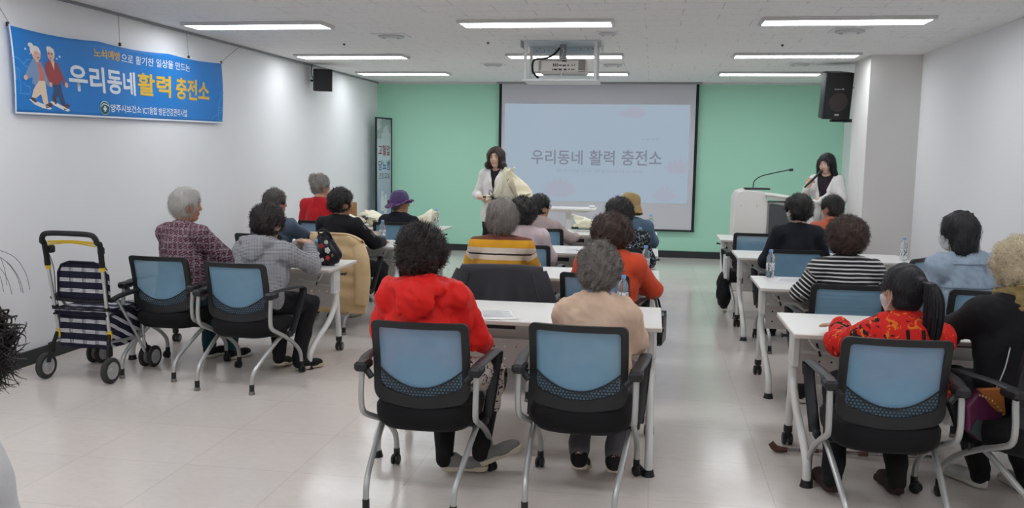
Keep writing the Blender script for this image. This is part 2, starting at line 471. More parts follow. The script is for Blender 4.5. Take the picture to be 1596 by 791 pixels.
st('우리동네', -1.97, -1.13, 1.475, 1.71, .012); st('활력', -1.02, -.61, 1.47, 1.715, .012); st('충전소', -.50, .14, 1.475, 1.725, .012)
st('노쇠예방', -.2, .1, 1.88, 1.92, 0, 'slide_small_print', INK_S); st('양주시보건소 방문건강관리사업', -1.55, -.16, 1.355, 1.40, 0, 'slide_small_print', INK_S)
m_fl = emc('slide flower tint', (190, 196, 214))
def lotus(cx, cz, r, k):
    fl = MB()
    for i in range(k):
        a = -1.15+2.3*i/(k-1); pts = []
        for j in range(14):
            q = 2*PI*j/14; px, pz = .17*r*math.sin(q), r*.5*(1-math.cos(q))
            pts.append((cx+PX+px*math.cos(a)+pz*math.sin(a), -.0058-.00012*i, cz+pz*math.cos(a)-px*math.sin(a)))
        fl.add(pts, [tuple(range(14))])
    fl.obj('slide_flower', m_fl, sl, 0)
lotus(-1.49, .96, .3, 7); lotus(.40, 1.37, .24, 6); lotus(.2, .93, .22, 6); lotus(-.3, 2.24, .2, 7); lotus(-.48, 2.26, .1, 5)

# ------------------------------------------------------------------ projector in its ceiling cradle
t = thing('projector_cradle', 'white lift frame hanging from the ceiling around the projector', 'bracket', (-.97, 9.28, H))
for x in (-.36, .36):
    for y in (-.22, .22): MB().box((x, y, -.2), (.03, .03, .4), None, .003).obj('post', m_plastic, t)
pm = MB().box((0, 0, -.4), (.78, .5, .02), None, .004); pm.obj('bottom_panel', plain('white tile panel', (228, 230, 232), .6), t)
pl = MB().box((0, .225, -.045), (.74, .006, .09)).box((0, 0, -.006), (.76, .5, .012)); 
pl.obj('mounting_plate', plain('pale blue steel', (198, 208, 214), .4, .3), t)
hs = MB()
for x in (-.3, -.27, -.17, .17, .25, .3, -.22, -.1):
    hs.cyl((x, .221, -.03-.03*((x*37) % 1)), (x, .218, -.03-.03*((x*37) % 1)), .006, 8)
hs.obj('screw', m_dark, t)
MB().cyl((0, .05, -.012), (0, .05, -.13), .035, 16).box((0, .05, -.145), (.08, .08, .03), None, .006).obj('hanger', plain('brushed steel', (150, 152, 156), .35, .8), t)
for x in (-.41, .41): MB().box((x, 0, -.03), (.012, .46, .07)).obj('side_flange', m_ventm, t)
t = thing('projector', 'cream white projector with its rear sockets toward the room, hung in the frame', 'projector', (-.95, 9.26, 2.545))
pb = MB().box((0, 0, 0), (.5, .34, .15), None, .025); pb.obj('body', plain('cream plastic', (214, 209, 202), .5), t)
g = MB()
for i in range(12): g.box((.2, -.171, .055-.0085*i), (.07, .003, .005))
for i in range(6): g.box((.2, -.171, -.058), (.07, .003, .004))
for i in range(10): g.box((-.23, -.171, .05-.009*i), (.02, .003, .004))
g.obj('grille', plain('dark grey grille', (92, 90, 88), .7), t)
pr = MB()
for i, (x, z, ww, hh) in enumerate([(-.09, .01, .012, .03), (-.07, .01, .01, .03), (-.05, .01, .01, .03), (-.02, .008, .03, .012), (.02, .006, .035, .014), (.06, .008, .02, .012), (.1, .008, .012, .012), (.125, .01, .012, .012),
      (-.1, -.035, .012, .012), (-.07, -.035, .04, .014), (-.02, -.035, .035, .016), (.03, -.035, .03, .016), (.07, -.035, .016, .012), (.1, -.035, .012, .012), (.12, -.035, .012, .012), (.02, .05, .05, .014), (-.03, .055, .02, .016)]):
    pr.box((x, -.1715, z), (ww, .004, hh))
pr.obj('socket', plain('socket black', (45, 44, 44), .6), t)
MB().tube([(-.03, -.17, .055), (-.02, -.19, .075), (.0, -.05, .16), (-.02, .0, .2)], .006, 8, 6).tube([(0, -.172, -.03), (0, -.19, -.06), (-.015, -.18, -.115), (0, -.1, -.13)], .005, 8, 6).obj('cord', m_plastic, t)
MB().lathe([(.045, 0), (.045, .03), (.036, .04), (.03, .02), (.001, .015)], 20, Matrix.Translation((.12, .17, .0)) @ Matrix.Rotation(-PI/2, 4, 'X')).obj('lens', m_black, t)
t = tag(MB().tube([(-1.0, 9.24, 2.74), (-1.04, 9.08, 2.66), (-1.12, 9.06, 2.62), (-1.24, 9.06, 2.6), (-1.255, 9.07, 2.5), (-1.235, 9.1, 2.46), (-1.2, 9.12, 2.425)], .011, 10, 8).obj('cable', m_soft),
    'thick black cable looping down past the projector', 'cable')

# ------------------------------------------------------------------ loudspeakers
def loud(loc, rz, tilt, d, label, name='loudspeaker'):
    t = thing(name, label, 'loudspeaker', loc, rz); w_, dp, h_ = d
    M = Matrix.Rotation(tilt, 4, 'X'); b = MB()
    poly = [(-w_/2, -dp/2), (w_/2, -dp/2), (w_/2, dp*.1), (w_*.3, dp/2), (-w_*.3, dp/2), (-w_/2, dp*.1)]
    b.prism(poly, -h_/2, h_/2, M); b.obj('cabinet', m_black, t, bevel=.008)
    MB().box((0, -dp/2-.004, 0), (w_*.94, .01, h_*.95), M, .004).obj('grille', m_soft, t)
    return t, M
t, M = loud((2.19, 11.42, 2.42), .12, .16, (.33, .3, .56), 'big black loudspeaker tilted down beside the pillar')
MM = M @ Matrix.Translation((0, -.16, -.07)) @ Matrix.Rotation(PI/2, 4, 'X')
MB().lathe([(.115, 0), (.112, .006), (.1, .004), (.04, -.0), (.001, .003)], 28, MM).obj('woofer', plain('woofer brown', (44, 34, 34), .5), t)
b = MB(); put_text(b, 'Inter-M', lambda u, v: M @ Vector((-.055+.11*u, -.1605, .075+.022*v)), .01)
b.box((0, -.161, -.225), (.05, .003, .018), M)
b.obj('badge', plain('badge silver', (170, 172, 176), .4), t)
b = MB().box((.1, .05, -.31), (.22, .1, .03), None, .004).tube([(.15, .06, -.31), (.45, .1, -.3), (.7, .12, -.3)], .022, 10)
b.obj('bracket', m_black, t); MB().tube([(.16, .08, .1), (.3, .1, .1), (.45, .12, .12), (.73, .14, .16)], .006, 8, 5).obj('cord', m_soft, t)
t, M = loud((-4.42, 11.35, 2.585), .5, .12, (.24, .22, .29), 'small black loudspeaker high on the left wall')
b = MB().tube([(0, .09, -.02), (-.05, .13, .0), (-.17, .2, 0)], .014, 10).box((-.15, .16, .0), (.012, .08, .3), Matrix.Rotation(-.5, 4, 'Z') @ Matrix.Translation((-.12, -.02, 0)))
b.obj('bracket', m_black, t); MB().tube([(0, .1, .06), (-.1, .1, .02), (-.13, .12, .1), (-.12, .1, .21)], .006, 8, 6).obj('cord', m_soft, t)
b = MB().box((.06, -.117, -.1), (.03, .003, .012), M); b.obj('badge', plain('badge silver', (170, 172, 176), .4), t)

# ------------------------------------------------------------------ standing poster in the left front corner
t = thing('standing_poster', 'tall narrow black-framed health poster standing in the far left corner', 'poster', (-4.4, 14.0, 0), math.atan2(.5, .1))
b = MB()
for s in (-1, 1): b.box((s*.255, 0, 1.1), (.022, .03, 2.18), None, .003)
b.box((0, 0, 2.185), (.532, .03, .022), None, .003).box((0, 0, .02), (.532, .2, .03), None, .004)
b.obj('frame', m_sbl, t)
def postermat():
    m = MT('poster print'); x, y, z = m.xyz(m.coord()); n = m.noise(m.coord(), 4, 3)
    c = m.ramp(z/2.2, [(0, lin((150, 168, 190))), (.45, lin((170, 183, 200))), (.7, lin((196, 207, 215))), (1, lin((176, 190, 190)))])
    m.base(m.mix(z.gt(1.85)*n.gt(.55)*.5, c, lin((110, 130, 120)))).set(.5, 0, .3); return m.m
MB().box((0, 0, 1.1), (.49, .012, 2.15)).obj('panel', postermat(), t)
def pt(s, x0, x1, z0, z1, rgb, bold, nm):
    b = MB(); put_text(b, s, quadmap((x0, -.0068, z0), (x1, -.0068, z0), (x0, -.0068, z1), (x1, -.0068, z1)), bold); b.obj(nm, plain('poster ink %s' % (rgb,), rgb, .6), t, 0)
pt('고혈압', -.19, .21, 1.58, 1.75, (128, 42, 60), .02, 'headline'); pt('당뇨병', -.19, .21, 1.33, 1.5, (40, 96, 140), .02, 'headline'); pt('건강교실', -.17, .19, 1.19, 1.29, (45, 55, 70), .008, 'headline')
b = MB()
for x, z, s_ in ((-.06, .86, 1), (.05, .8, .9)):
    b.prism([(x-.05*s_, z-.2), (x-.06*s_, z), (x-.03*s_, z+.06), (x+.03*s_, z+.06), (x+.06*s_, z), (x+.05*s_, z-.2)], 0, .001, Matrix.Translation((0, -.0066, 0)) @ Matrix.Rotation(PI/2, 4, 'X'))
    b.lathe([(.001, 0), (.035, 0), (.035, .001), (.001, .001)], 16, Matrix.Translation((x, -.0066, z+.1)) @ Matrix.Rotation(PI/2, 4, 'X'))
b.obj('printed_figure', plain('poster white', (214, 220, 226), .6), t)

# ------------------------------------------------------------------ banner on the left wall
BX = XL+.035
t = thing('wall_banner', 'long blue cloth banner with Korean lettering hung on the left wall', 'banner', (BX, 7.3, 2.2))
TL, TR, BR, BL = Vector((0, -1.585, .31)), Vector((0, 1.575, .36)), Vector((0, 1.565, -.28)), Vector((0, -1.55, -.32))
def bp(u, v, off=0.0):
    p = BL*(1-u)*(1-v)+BR*u*(1-v)+TL*(1-u)*v+TR*u*v
    s = .012*math.sin(u*19+1)*math.sin(v*3.1)+.01*math.sin(u*7+v*2)
    dip = -.02*math.sin(PI*((u*3) % 1.0))*v**6 if u < .999 else 0
    return Vector((s+off, p.y, p.z+dip))
MB().grid(lambda u, v: bp(u, v), 90, 16).obj('cloth', cloth('banner blue', (8, 124, 206), (7, 116, 198), 300, .6), t, solid=.002)
b = MB(); e = .012
b.grid(lambda u, v: bp(u, v*.022, .0022), 80, 1).grid(lambda u, v: bp(u, 1-.012+v*.012, .0022), 80, 1).grid(lambda u, v: bp(u*.005, v, .0022), 1, 12).grid(lambda u, v: bp(1-.007+u*.007, v, .0022), 1, 12)
b.obj('white_edge', plain('banner white', (226, 232, 240), .6), t)
def wz(y, z):
    """(u,v) of a wall point y,z on the banner"""
    u = (y-7.3+1.57)/3.14; lo_ = -.32+.04*u; hi_ = .31+.05*u
    return u, (z-2.2-lo_)/(hi_-lo_)
def btext(s, y0, y1, zb0, zt0, zb1, zt1, bold, mat, nm, fat=0.0):
    b = MB()
    def f(u, v):
        y = y0+(y1-y0)*u; z = (zb0+(zb1-zb0)*u)*(1-v)+(zt0+(zt1-zt0)*u)*v
        a, c = wz(y, z); return bp(a, c, .003)
    for du, dv, k in ((0, 0, 0), (-fat, 0, 1), (fat, 0, 2), (0, fat*1.3, 3), (0, -fat*1.3, 4)) if fat else ((0, 0, 0),):
        put_text(b, s, lambda u, v: f(u+du*.9/max(y1-y0, .1), v+dv*3)+Vector((.0001*k, 0, 0)), bold)
    b.obj(nm, mat, t, 0)
m_bw, m_by = plain('banner white', (226, 232, 240), .6), plain('banner yellow', (222, 180, 52), .6)
btext('노쇠예방', 6.70, 7.07, 2.385, 2.46, 2.39, 2.47, .012, m_by, 'slogan_text', .0015)
btext('으로', 7.09, 7.27, 2.395, 2.46, 2.395, 2.465, .008, m_bw, 'slogan_text')
btext('활기찬 일상을 만드는', 7.31, 8.2, 2.39, 2.47, 2.405, 2.48, .008, m_bw, 'slogan_text')
btext('우리동네', 6.37, 7.29, 2.09, 2.30, 2.11, 2.31, .012, m_bw, 'title_text', .0045)
btext('활력', 7.34, 7.84, 2.12, 2.315, 2.125, 2.325, .008, m_by, 'title_text', .0055)
btext('충전소', 7.93, 8.58, 2.125, 2.325, 2.13, 2.335, .008, m_by, 'title_text', .0055)
btext('양주시보건소', 6.87, 7.36, 1.945, 2.012, 1.955, 2.02, .012, m_bw, 'sponsor_text')
btext('ICT융합 방문건강관리사업', 7.385, 8.14, 1.95, 2.018, 1.955, 2.03, .012, m_bw, 'sponsor_text')
def bpoly(b, pts, off):
    b.add([bp(*wz(y, z), off) for y, z in pts], [tuple(range(len(pts)))])
def circ(y, z, ry, rz_, n=24): return [(y+ry*math.cos(2*PI*i/n), z+rz_*math.sin(2*PI*i/n)) for i in range(n)]
def stroke(b, pts, w_, off):
    for (y0, z0), (y1, z1) in zip(pts, pts[1:]):
        d = math.hypot(y1-y0, z1-z0)+1e-9; ny, nz = -(z1-z0)/d*w_, (y1-y0)/d*w_
        bpoly(b, [(y0+ny, z0+nz), (y0-ny, z0-nz), (y1-ny, z1-nz), (y1+ny, z1+nz)], off)
b = MB(); bpoly(b, circ(6.79, 1.975, .066, .058), .003); b.obj('round_emblem', plain('emblem rim', (190, 214, 205), .6), t)
b = MB(); bpoly(b, circ(6.79, 1.973, .060, .052), .0036); b.obj('round_emblem', plain('emblem green', (12, 84, 84), .6), t)
b = MB(); bpoly(b, [(6.78, 1.99), (6.80, 1.99), (6.80, 1.945), (6.78, 1.945)], .0042); bpoly(b, [(6.765, 1.975), (6.815, 1.975), (6.815, 1.96), (6.765, 1.96)], .0043)
stroke(b, [(6.74, 1.985), (6.77, 2.008), (6.81, 2.005), (6.845, 1.992)], .004, .0042); b.obj('round_emblem', m_bw, t)
# walking couple printed on the banner: flat pieces in banner coordinates
INK = {}
def ink(nm, rgb):
    if nm not in INK: INK[nm] = (MB(), plain('print '+nm, rgb, .6))
    return INK[nm][0]
def pc(nm, rgb, pts, off=.003):  # pts in the zoomed drawing's own units, 0..650 wide
    bpoly(ink(nm, rgb), [(5.66+x*.00108, 2.43-y*.00073) for x, y in pts], off)
def el(x, y, rx, ry, n=20): return [(x+rx*math.cos(2*PI*i/n), y+ry*math.sin(2*PI*i/n)) for i in range(n)]
SK, HW = (224, 178, 160), (228, 226, 224)
pc('ground', (226, 226, 226), [(195, 600), (240, 605), (330, 635), (430, 675), (410, 692), (330, 680), (250, 650)]); pc('ground', HW, [(410, 605), (460, 605), (560, 645), (630, 680), (600, 698), (540, 680), (450, 640)])
pc('cream', (226, 205, 180), [(300, 400), (375, 395), (380, 470), (395, 640), (345, 645), (320, 540), (265, 585), (222, 580), (245, 500)], .0032)
pc('navy', (40, 66, 112), [(455, 415), (555, 410), (560, 500), (590, 630), (545, 655), (510, 540), (480, 570), (445, 545), (470, 480)], .0032)
pc('shoe', (84, 52, 52), [(215, 580), (250, 585), (278, 620), (260, 630), (225, 610)], .0034); pc('shoe', (84, 52, 52), [(360, 645), (420, 615), (440, 630), (430, 660), (370, 678)], .0034)
pc('shoe', (84, 52, 52), [(445, 540), (485, 565), (495, 625), (470, 630), (445, 590)], .0034); pc('shoe', (84, 52, 52), [(555, 650), (610, 610), (630, 635), (600, 670), (560, 685)], .0034)
pc('coral', (216, 110, 92), [(285, 215), (345, 210), (365, 300), (372, 400), (310, 405)], .0034)
pc('bluegrey', (122, 150, 190), [(260, 185), (300, 215), (315, 320), (310, 400), (270, 460), (230, 440), (240, 380), (190, 400), (170, 350), (215, 260)], .0036)
pc('bluegrey', (122, 150, 190), [(325, 205), (365, 260), (420, 400), (440, 440), (400, 455), (372, 400), (355, 290)], .0036)
pc('maroon', (158, 56, 60), [(425, 185), (455, 180), (490, 275), (500, 180), (530, 195), (580, 300), (620, 395), (590, 405), (560, 340), (555, 415), (460, 425), (405, 380), (380, 300), (395, 220)], .0036)
pc('maroon', (158, 56, 60), [(385, 250), (420, 260), (440, 420), (415, 400), (385, 320)], .0037)
pc('cream', (226, 205, 180), [(455, 180), (500, 178), (490, 275)], .0037)
for q in (el(300, 150, 45, 55), el(465, 120, 42, 58), el(172, 388, 20, 26), el(437, 430, 18, 26), el(618, 415, 20, 28), [(280, 190), (320, 195), (318, 225), (290, 220)], [(455, 160), (490, 160), (490, 195), (465, 200)]): pc('skin', SK, q, .0038)
for q in (el(250, 55, 28, 26), [(235, 90), (260, 60), (300, 50), (335, 65), (350, 110), (345, 150), (325, 110), (280, 105), (265, 150), (240, 135)], [(418, 60), (425, 32), (460, 28), (500, 50), (510, 95), (500, 150), (485, 95), (440, 70), (428, 110)]): pc('hair', HW, q, .004)
for q in ([(285, 135), (300, 128), (312, 135)], [(322, 132), (333, 128), (342, 134)], [(300, 165), (330, 165), (315, 180)], el(440, 108, 12, 9), el(475, 106, 12, 9), [(440, 148), (470, 146), (458, 160)]): pc('feature', (130, 60, 60), q, .0042)
for q in (el(193, 103, 9, 12, 8), el(235, 145, 6, 8, 8), el(567, 120, 12, 14, 8), el(532, 148, 9, 10, 8)): pc('sparkle', (196, 222, 250), q, .003)
o_ = ink('outline', (90, 160, 222))
def sk2(pts): stroke(o_, [(5.66+x*.00108, 2.43-y*.00073) for x, y in pts], .003, .0028)
sk2([(70, 215), (95, 200), (130, 220), (155, 255), (175, 245), (200, 210), (235, 205)]); sk2([(75, 440), (90, 400), (95, 300), (120, 330), (110, 400), (125, 440), (120, 540)]); sk2([(105, 550), (210, 552), (210, 480), (170, 470), (150, 445)]); sk2([(155, 255), (180, 290), (205, 270)])
y0 = 8.72
stroke(o_, [(y0, 1.95), (8.85, 1.95)], .003, .0028); stroke(o_, [(y0+.02, 2.05), (8.85, 2.05)], .003, .0028); stroke(o_, [(y0+.04, 1.95), (y0+.04, 2.12), (y0+.1, 2.2), (y0+.08, 2.25), (y0+.14, 2.24)], .003, .0028)
stroke(o_, [(y0-.1, 1.94), (y0-.06, 1.98), (y0, 2.0), (y0+.06, 2.03), (y0+.13, 2.03)], .003, .0028); stroke(o_, [(y0+.05, 2.08), (y0+.13, 2.08)], .003, .0028)
for nm, (b, mm) in INK.items(): b.obj('printed_figure' if nm not in ('outline', 'sparkle') else 'printed_outline', mm, t)
m_wire = plain('hanging wire', (120, 122, 126), .5, .5)
for y, y2, z in ((7.06, 7.05, 2.535), (8.2, 8.17, 2.545), (8.86, 9.3, 2.565), (5.74, 5.5, 2.515)):
    MB().tube([(0, y-7.3, z-2.2), (.0, y2-7.3, H-2.2-.02)], .0022, 6).obj('wire', m_wire, t)
for y, z in ((7.06, 2.53), (8.2, 2.545), (8.865, 2.56), (5.72, 2.51)): MB().box((0, y-7.3, z-2.2), (.02, .018, .03), None, .003).obj('clip', m_black, t)
# ------------------------------------------------------------------ training chair
m_silver = plain('silver painted tube', (186, 187, 186), .38, .55)
m_frame = plain('black nylon', (27, 28, 31), .5)
m_grip = plain('grey rubber', (128, 124, 120), .8)
def meshmat():
    m = MT('blue mesh fabric'); v = m.coord(); x, y, z = m.xyz(v)
    n = m.noise(v, 7, 2)
    th = (x*900).sin()*.5+(z*900).sin()*.5
    c = m.mix(n, lin((110, 152, 180)), lin((130, 170, 196)))
    m.base(c).set(.75, 0, .25, sheen=.2).bump(th, .15, .0006)
    tr = m.node('ShaderNodeBsdfTransparent'); mx_ = m.node('ShaderNodeMixShader'); mx_.inputs[0].default_value = .10
    m.link(m.b.outputs[0], mx_.inputs[1]); m.link(tr.outputs[0], mx_.inputs[2]); m.link(mx_.outputs[0], m.out.inputs[0]); return m.m
m_mesh = meshmat()
m_seat = cloth('black seat fabric', (20, 20, 23), (13, 13, 15), 400)
HW_, ZB, ZT = .232, .455, .872
def backpt(s, z, off=0.0):
    """point on the curved backrest; s across in metres, z height"""
    v = (z-ZB)/(ZT-ZB); return Vector((s, -.205-.055*v+.035*(s/HW_)**2+.02*math.sin(PI*v)+off, z))
def rrect(hw, z0, z1, r, belly, n=9):
    """outline of the backrest shape: rounded rectangle whose bottom sags by belly"""
    P = []
    for cx, cz, a0, rr in ((hw-r, z1-r, 0, r), (-hw+r, z1-r, PI/2, r)):
        for i in range(n): a = a0+PI/2*i/(n-1); P.append((cx+rr*math.cos(a), cz+rr*math.sin(a)))
    rb = r*2.2
    for i in range(n): a = PI+PI/2*i/(n-1); P.append((-hw+rb+rb*math.cos(a), z0+belly+rb+rb*math.sin(a)))
    for i in range(1, n): 
        t = i/n; s = (-hw+rb)*(1-2*t); P.append((s, z0+belly*(s/(hw-rb))**2))
    for i in range(n): a = -PI/2+PI/2*i/(n-1); P.append((hw-rb+rb*math.cos(a), z0+belly+rb+rb*math.sin(a)))
    return P
def arcz(s): return .545+.085*(abs(s)/.195)**2          # lower edge of the blue field
def resamp(P, n):
    P = P+[P[0]]; L = [0]
    for a, b in zip(P, P[1:]): L.append(L[-1]+math.dist(a, b))
    out, j = [], 0
    for i in range(n):
        d = L[-1]*i/n
        while L[j+1] < d: j += 1
        t = (d-L[j])/max(L[j+1]-L[j], 1e-9); out.append((P[j][0]+(P[j+1][0]-P[j][0])*t, P[j][1]+(P[j+1][1]-P[j][1])*t))
    return out
def make_chair(label):
    t = thing('training_chair', label, 'chair', (0, 0, 0), 0, 'blue mesh training chairs')
    O = resamp(rrect(HW_, ZB, ZT, .03, .018), 120); I = []
    cx, cz = 0, .66
    inner = rrect(HW_-.034, ZB+.055, ZT-.032, .018, .03)
    for x, z in O:       # cast a ray from the centre to the inner outline
        a = math.atan2(z-cz, x-cx); best = None
        for (x0, z0), (x1, z1) in zip(inner, inner[1:]+inner[:1]):
            dx, dz = math.cos(a), math.sin(a); ex, ez = x1-x0, z1-z0; det = dx*(-ez)+ex*dz
            if abs(det) < 1e-12: continue
            q = ((x0-cx)*(-ez)+ex*(z0-cz))/det; u = (dx*(z0-cz)-dz*(x0-cx))/det
            if q > 0 and -1e-6 <= u <= 1+1e-6: best = q if best is None else max(best, q)
        I.append((cx+best*math.cos(a), cz+best*math.sin(a)))
    b = MB(); n = len(O); rings = []
    for ring, off in ((O, -.009), (O, .012), (I, .012), (I, -.009)): rings += [backpt(x, z, off) for x, z in ring]
    fs = []
    for r in range(4):
        for k in range(n):
            k2 = (k+1) % n; r2 = (r+1) % 4; fs.append((r*n+k, r*n+k2, r2*n+k2, r2*n+k))
    b.add(rings, fs)
    fr = b.obj('backrest_frame', m_frame, t, 40)
    # perforated lower shell: honeycomb of rings below the blue field
    b = MB(); p = .0165; r_ = p/math.sqrt(3)
    for j in range(-2, 14):
        for i in range(-15, 16):
            s = i*p+(.5*p if j % 2 else 0); z = .49+j*p*.866
            if abs(s) > .197 or z > arcz(s)+.004 or z < ZB+.045+.04*(s/.2)**2: continue
            o6 = [(s+r_*math.cos(PI/6+PI/3*k), z+r_*math.sin(PI/6+PI/3*k)) for k in range(6)]
            h6 = [(s+r_*.66*math.cos(PI/6+PI/3*k), z+r_*.66*math.sin(PI/6+PI/3*k)) for k in range(6)]
            b.add([backpt(x, q, -.004) for x, q in o6+h6], [(k, (k+1) % 6, 6+(k+1) % 6, 6+k) for k in range(6)])
    b.tube([backpt(s, arcz(s)+.004, -.003) for s in [(-.198+.396*i/24) for i in range(25)]], .0042, 6)
    b.obj('perforated_shell', m_frame, t, 60)
    b = MB()
    def mp(u, v):
        s = (u*2-1)*.2; z0 = ZB+.03; return backpt(s, z0+(ZT-.028-z0)*v, .005)
    b.grid(mp, 20, 20); b.obj('mesh_panel', m_mesh, t)
    # upholstered seat
    b = MB(); rings = []
    for q, z, k in ((.62, .325, 0), (.86, .338, 0), (.97, .365, 0), (1.0, .40, 0), (1.0, .435, .0), (.95, .456, .0), (.5, .468, .0)):
        for i in range(40):
            a = 2*PI*i/40; c, s = math.cos(a), math.sin(a); e = .55
            x = .248*q*abs(c)**e*(1 if c > 0 else -1); y = .235*q*abs(s)**e*(1 if s > 0 else -1)+.015
            rings.append((x, y, z-(.03*max(0, (y-.1)/.15)**2)+.006*(x/.235)**2))
    fs = [(r*40+k, r*40+(k+1) % 40, (r+1)*40+(k+1) % 40, (r+1)*40+k) for r in range(6) for k in range(40)]
    fs += [tuple(range(40))[::-1], tuple(6*40+k for k in range(40))]
    b.add(rings, fs); b.obj('seat', m_seat, t, 50)
    b = MB().tube([(-.24, -.02, .335), (.24, -.02, .335)], .014, 10).box((0, 0, .365), (.3, .3, .02), None, .004); b.obj('seat_support', m_frame, t)
    for sd in (-1, 1):
        X = lambda x, y, z: (sd*x, y, z)
        lg = MB().tube([X(.272, -.232, .645), X(.274, -.235, .6), X(.274, -.245, .50), X(.27, -.225, .43), X(.262, -.14, .385), X(.256, -.01, .33), X(.253, .14, .25), X(.253, .235, .175), X(.253, .262, .12), X(.253, .265, .065)], .0145, 10, 4)
        lo = lg.obj('front_leg', m_silver, t)
        c = MB()
        M = Matrix.Translation(X(.253, .262, .028)) @ Matrix.Rotation(.5*sd+.4, 4, 'Z')
        for q in (-.012, .012):
            c.lathe([(.001, -.009), (.022, -.009), (.027, -.006), (.027, .006), (.022, .009), (.001, .009)], 18, M @ Matrix.Translation((q, -.01, 0)) @ Matrix.Rotation(PI/2, 4, 'Y'))
        c.box((0, -.004, .02), (.02, .04, .035), M, .006).tube([X(.253, .265, .04), X(.253, .265, .085)], .017, 10)
        c.obj('caster', m_frame, lo)
        lg = MB().tube([X(.238, .0, .335), X(.232, -.1, .295), X(.214, -.31, .185), X(.207, -.37, .135), X(.205, -.385, .09), X(.204, -.388, .05)], .0145, 10, 4)
        lo = lg.obj('rear_leg', m_silver, t)
        MB().tube([X(.204, -.388, .022), X(.2045, -.387, .07)], .0165, 12).obj('sleeve', m_frame, lo)
        MB().lathe([(.019, 0), (.021, .005), (.019, .024), (.001, .024)], 14, Matrix.Translation(X(.204, -.388, 0))).obj('glide', m_grip, lo)
        ar = MB().box(X(.272, -.215, .652), (.062, .115, .046), None, .012)
        ar.tube([X(.272, -.2, .668), X(.285, -.1, .674), X(.29, .06, .668), X(.289, .2, .655), X(.287, .242, .635), X(.283, .24, .58)], .017, 10, 4, None, (1.75, .42))
        ar.tube([X(.286, .243, .63), X(.281, .2, .53), X(.273, .13, .41), X(.268, .085, .335)], .017, 8, 4, None, (1.6, .95))
        ar.box(X(.262, .07, .33), (.03, .07, .045), None, .008)
        ar.tube([X(.225, -.235, .60), X(.262, -.222, .64)], .016, 8)
        ar.obj('armrest', m_frame, t)
    return t
CH = [  # x, y, turn, label
 (-1.04, 4.07, .0, 'mesh-back chair carrying the person in the red hooded jacket'),
 (-.30, 4.17, -.06, 'mesh-back chair carrying the person in the tan jacket'),
 (1.085, 4.19, .0, 'mesh-back chair carrying the ponytailed person in red flowers'),
 (1.77, 4.26, .3, 'mesh-back chair under the person with blond permed hair'),
 (-3.5, 5.99, -.03, 'mesh-back chair beside the plaid shopping walker'),
 (-2.81, 5.8, -.05, 'mesh-back chair carrying the person in the gingham hooded jacket'),
 (-.98, 6.02, .0, 'mesh-back chair with a dark grey jacket thrown over it'),
 (-.33, 5.93, -.12, 'mesh-back chair behind the orange-red jacket, with a black handbag on its arm'),
 (1.235, 5.84, .0, 'mesh-back chair of the person in the black and white stripes'),
 (2.05, 5.8, -.05, 'mesh-back chair of the person in the blue denim jacket'),
 (-3.6, 7.82, .0, 'mesh-back chair of the person in the blue-grey shirt'),
 (-2.86, 7.79, -.1, 'mesh-back chair with a beige padded coat hanging on it'),
 (-1.07, 7.58, .0, 'mesh-back chair behind the pale pink top'),
 (-.3, 7.6, .0, 'mesh-back chair of the person in the white-flowered black blouse'),
 (1.23, 7.86, .0, 'mesh-back chair of the person in the black jacket near the podium'),
 (1.98, 7.5, .95, 'empty mesh-back chair turned aside, between the denim jacket and the pillar'),
 (-3.66, 9.44, .0, 'mesh-back chair behind the red cardigan by the left wall'),
 (-2.81, 9.5, .0, 'mesh-back chair of the person in the purple hat'),
 (-1.13, 9.27, .0, 'mesh-back chair of the person wearing glasses and a taupe jacket'),
 (-.25, 9.35, .0, 'mesh-back chair of the person in the tan bucket hat'),
 (1.08, 9.42, .0, 'empty mesh-back chair in front of the podium, a black tote on its arm'),
 (1.85, 9.45, .0, 'mesh-back chair of the person with the orange collar'),
]
chair0 = make_chair(CH[0][3]); chair0.location = (CH[0][0], CH[0][1], 0)
for x, y, rz, lab in CH[1:]: dup(chair0, (x, y, 0), rz, lab)

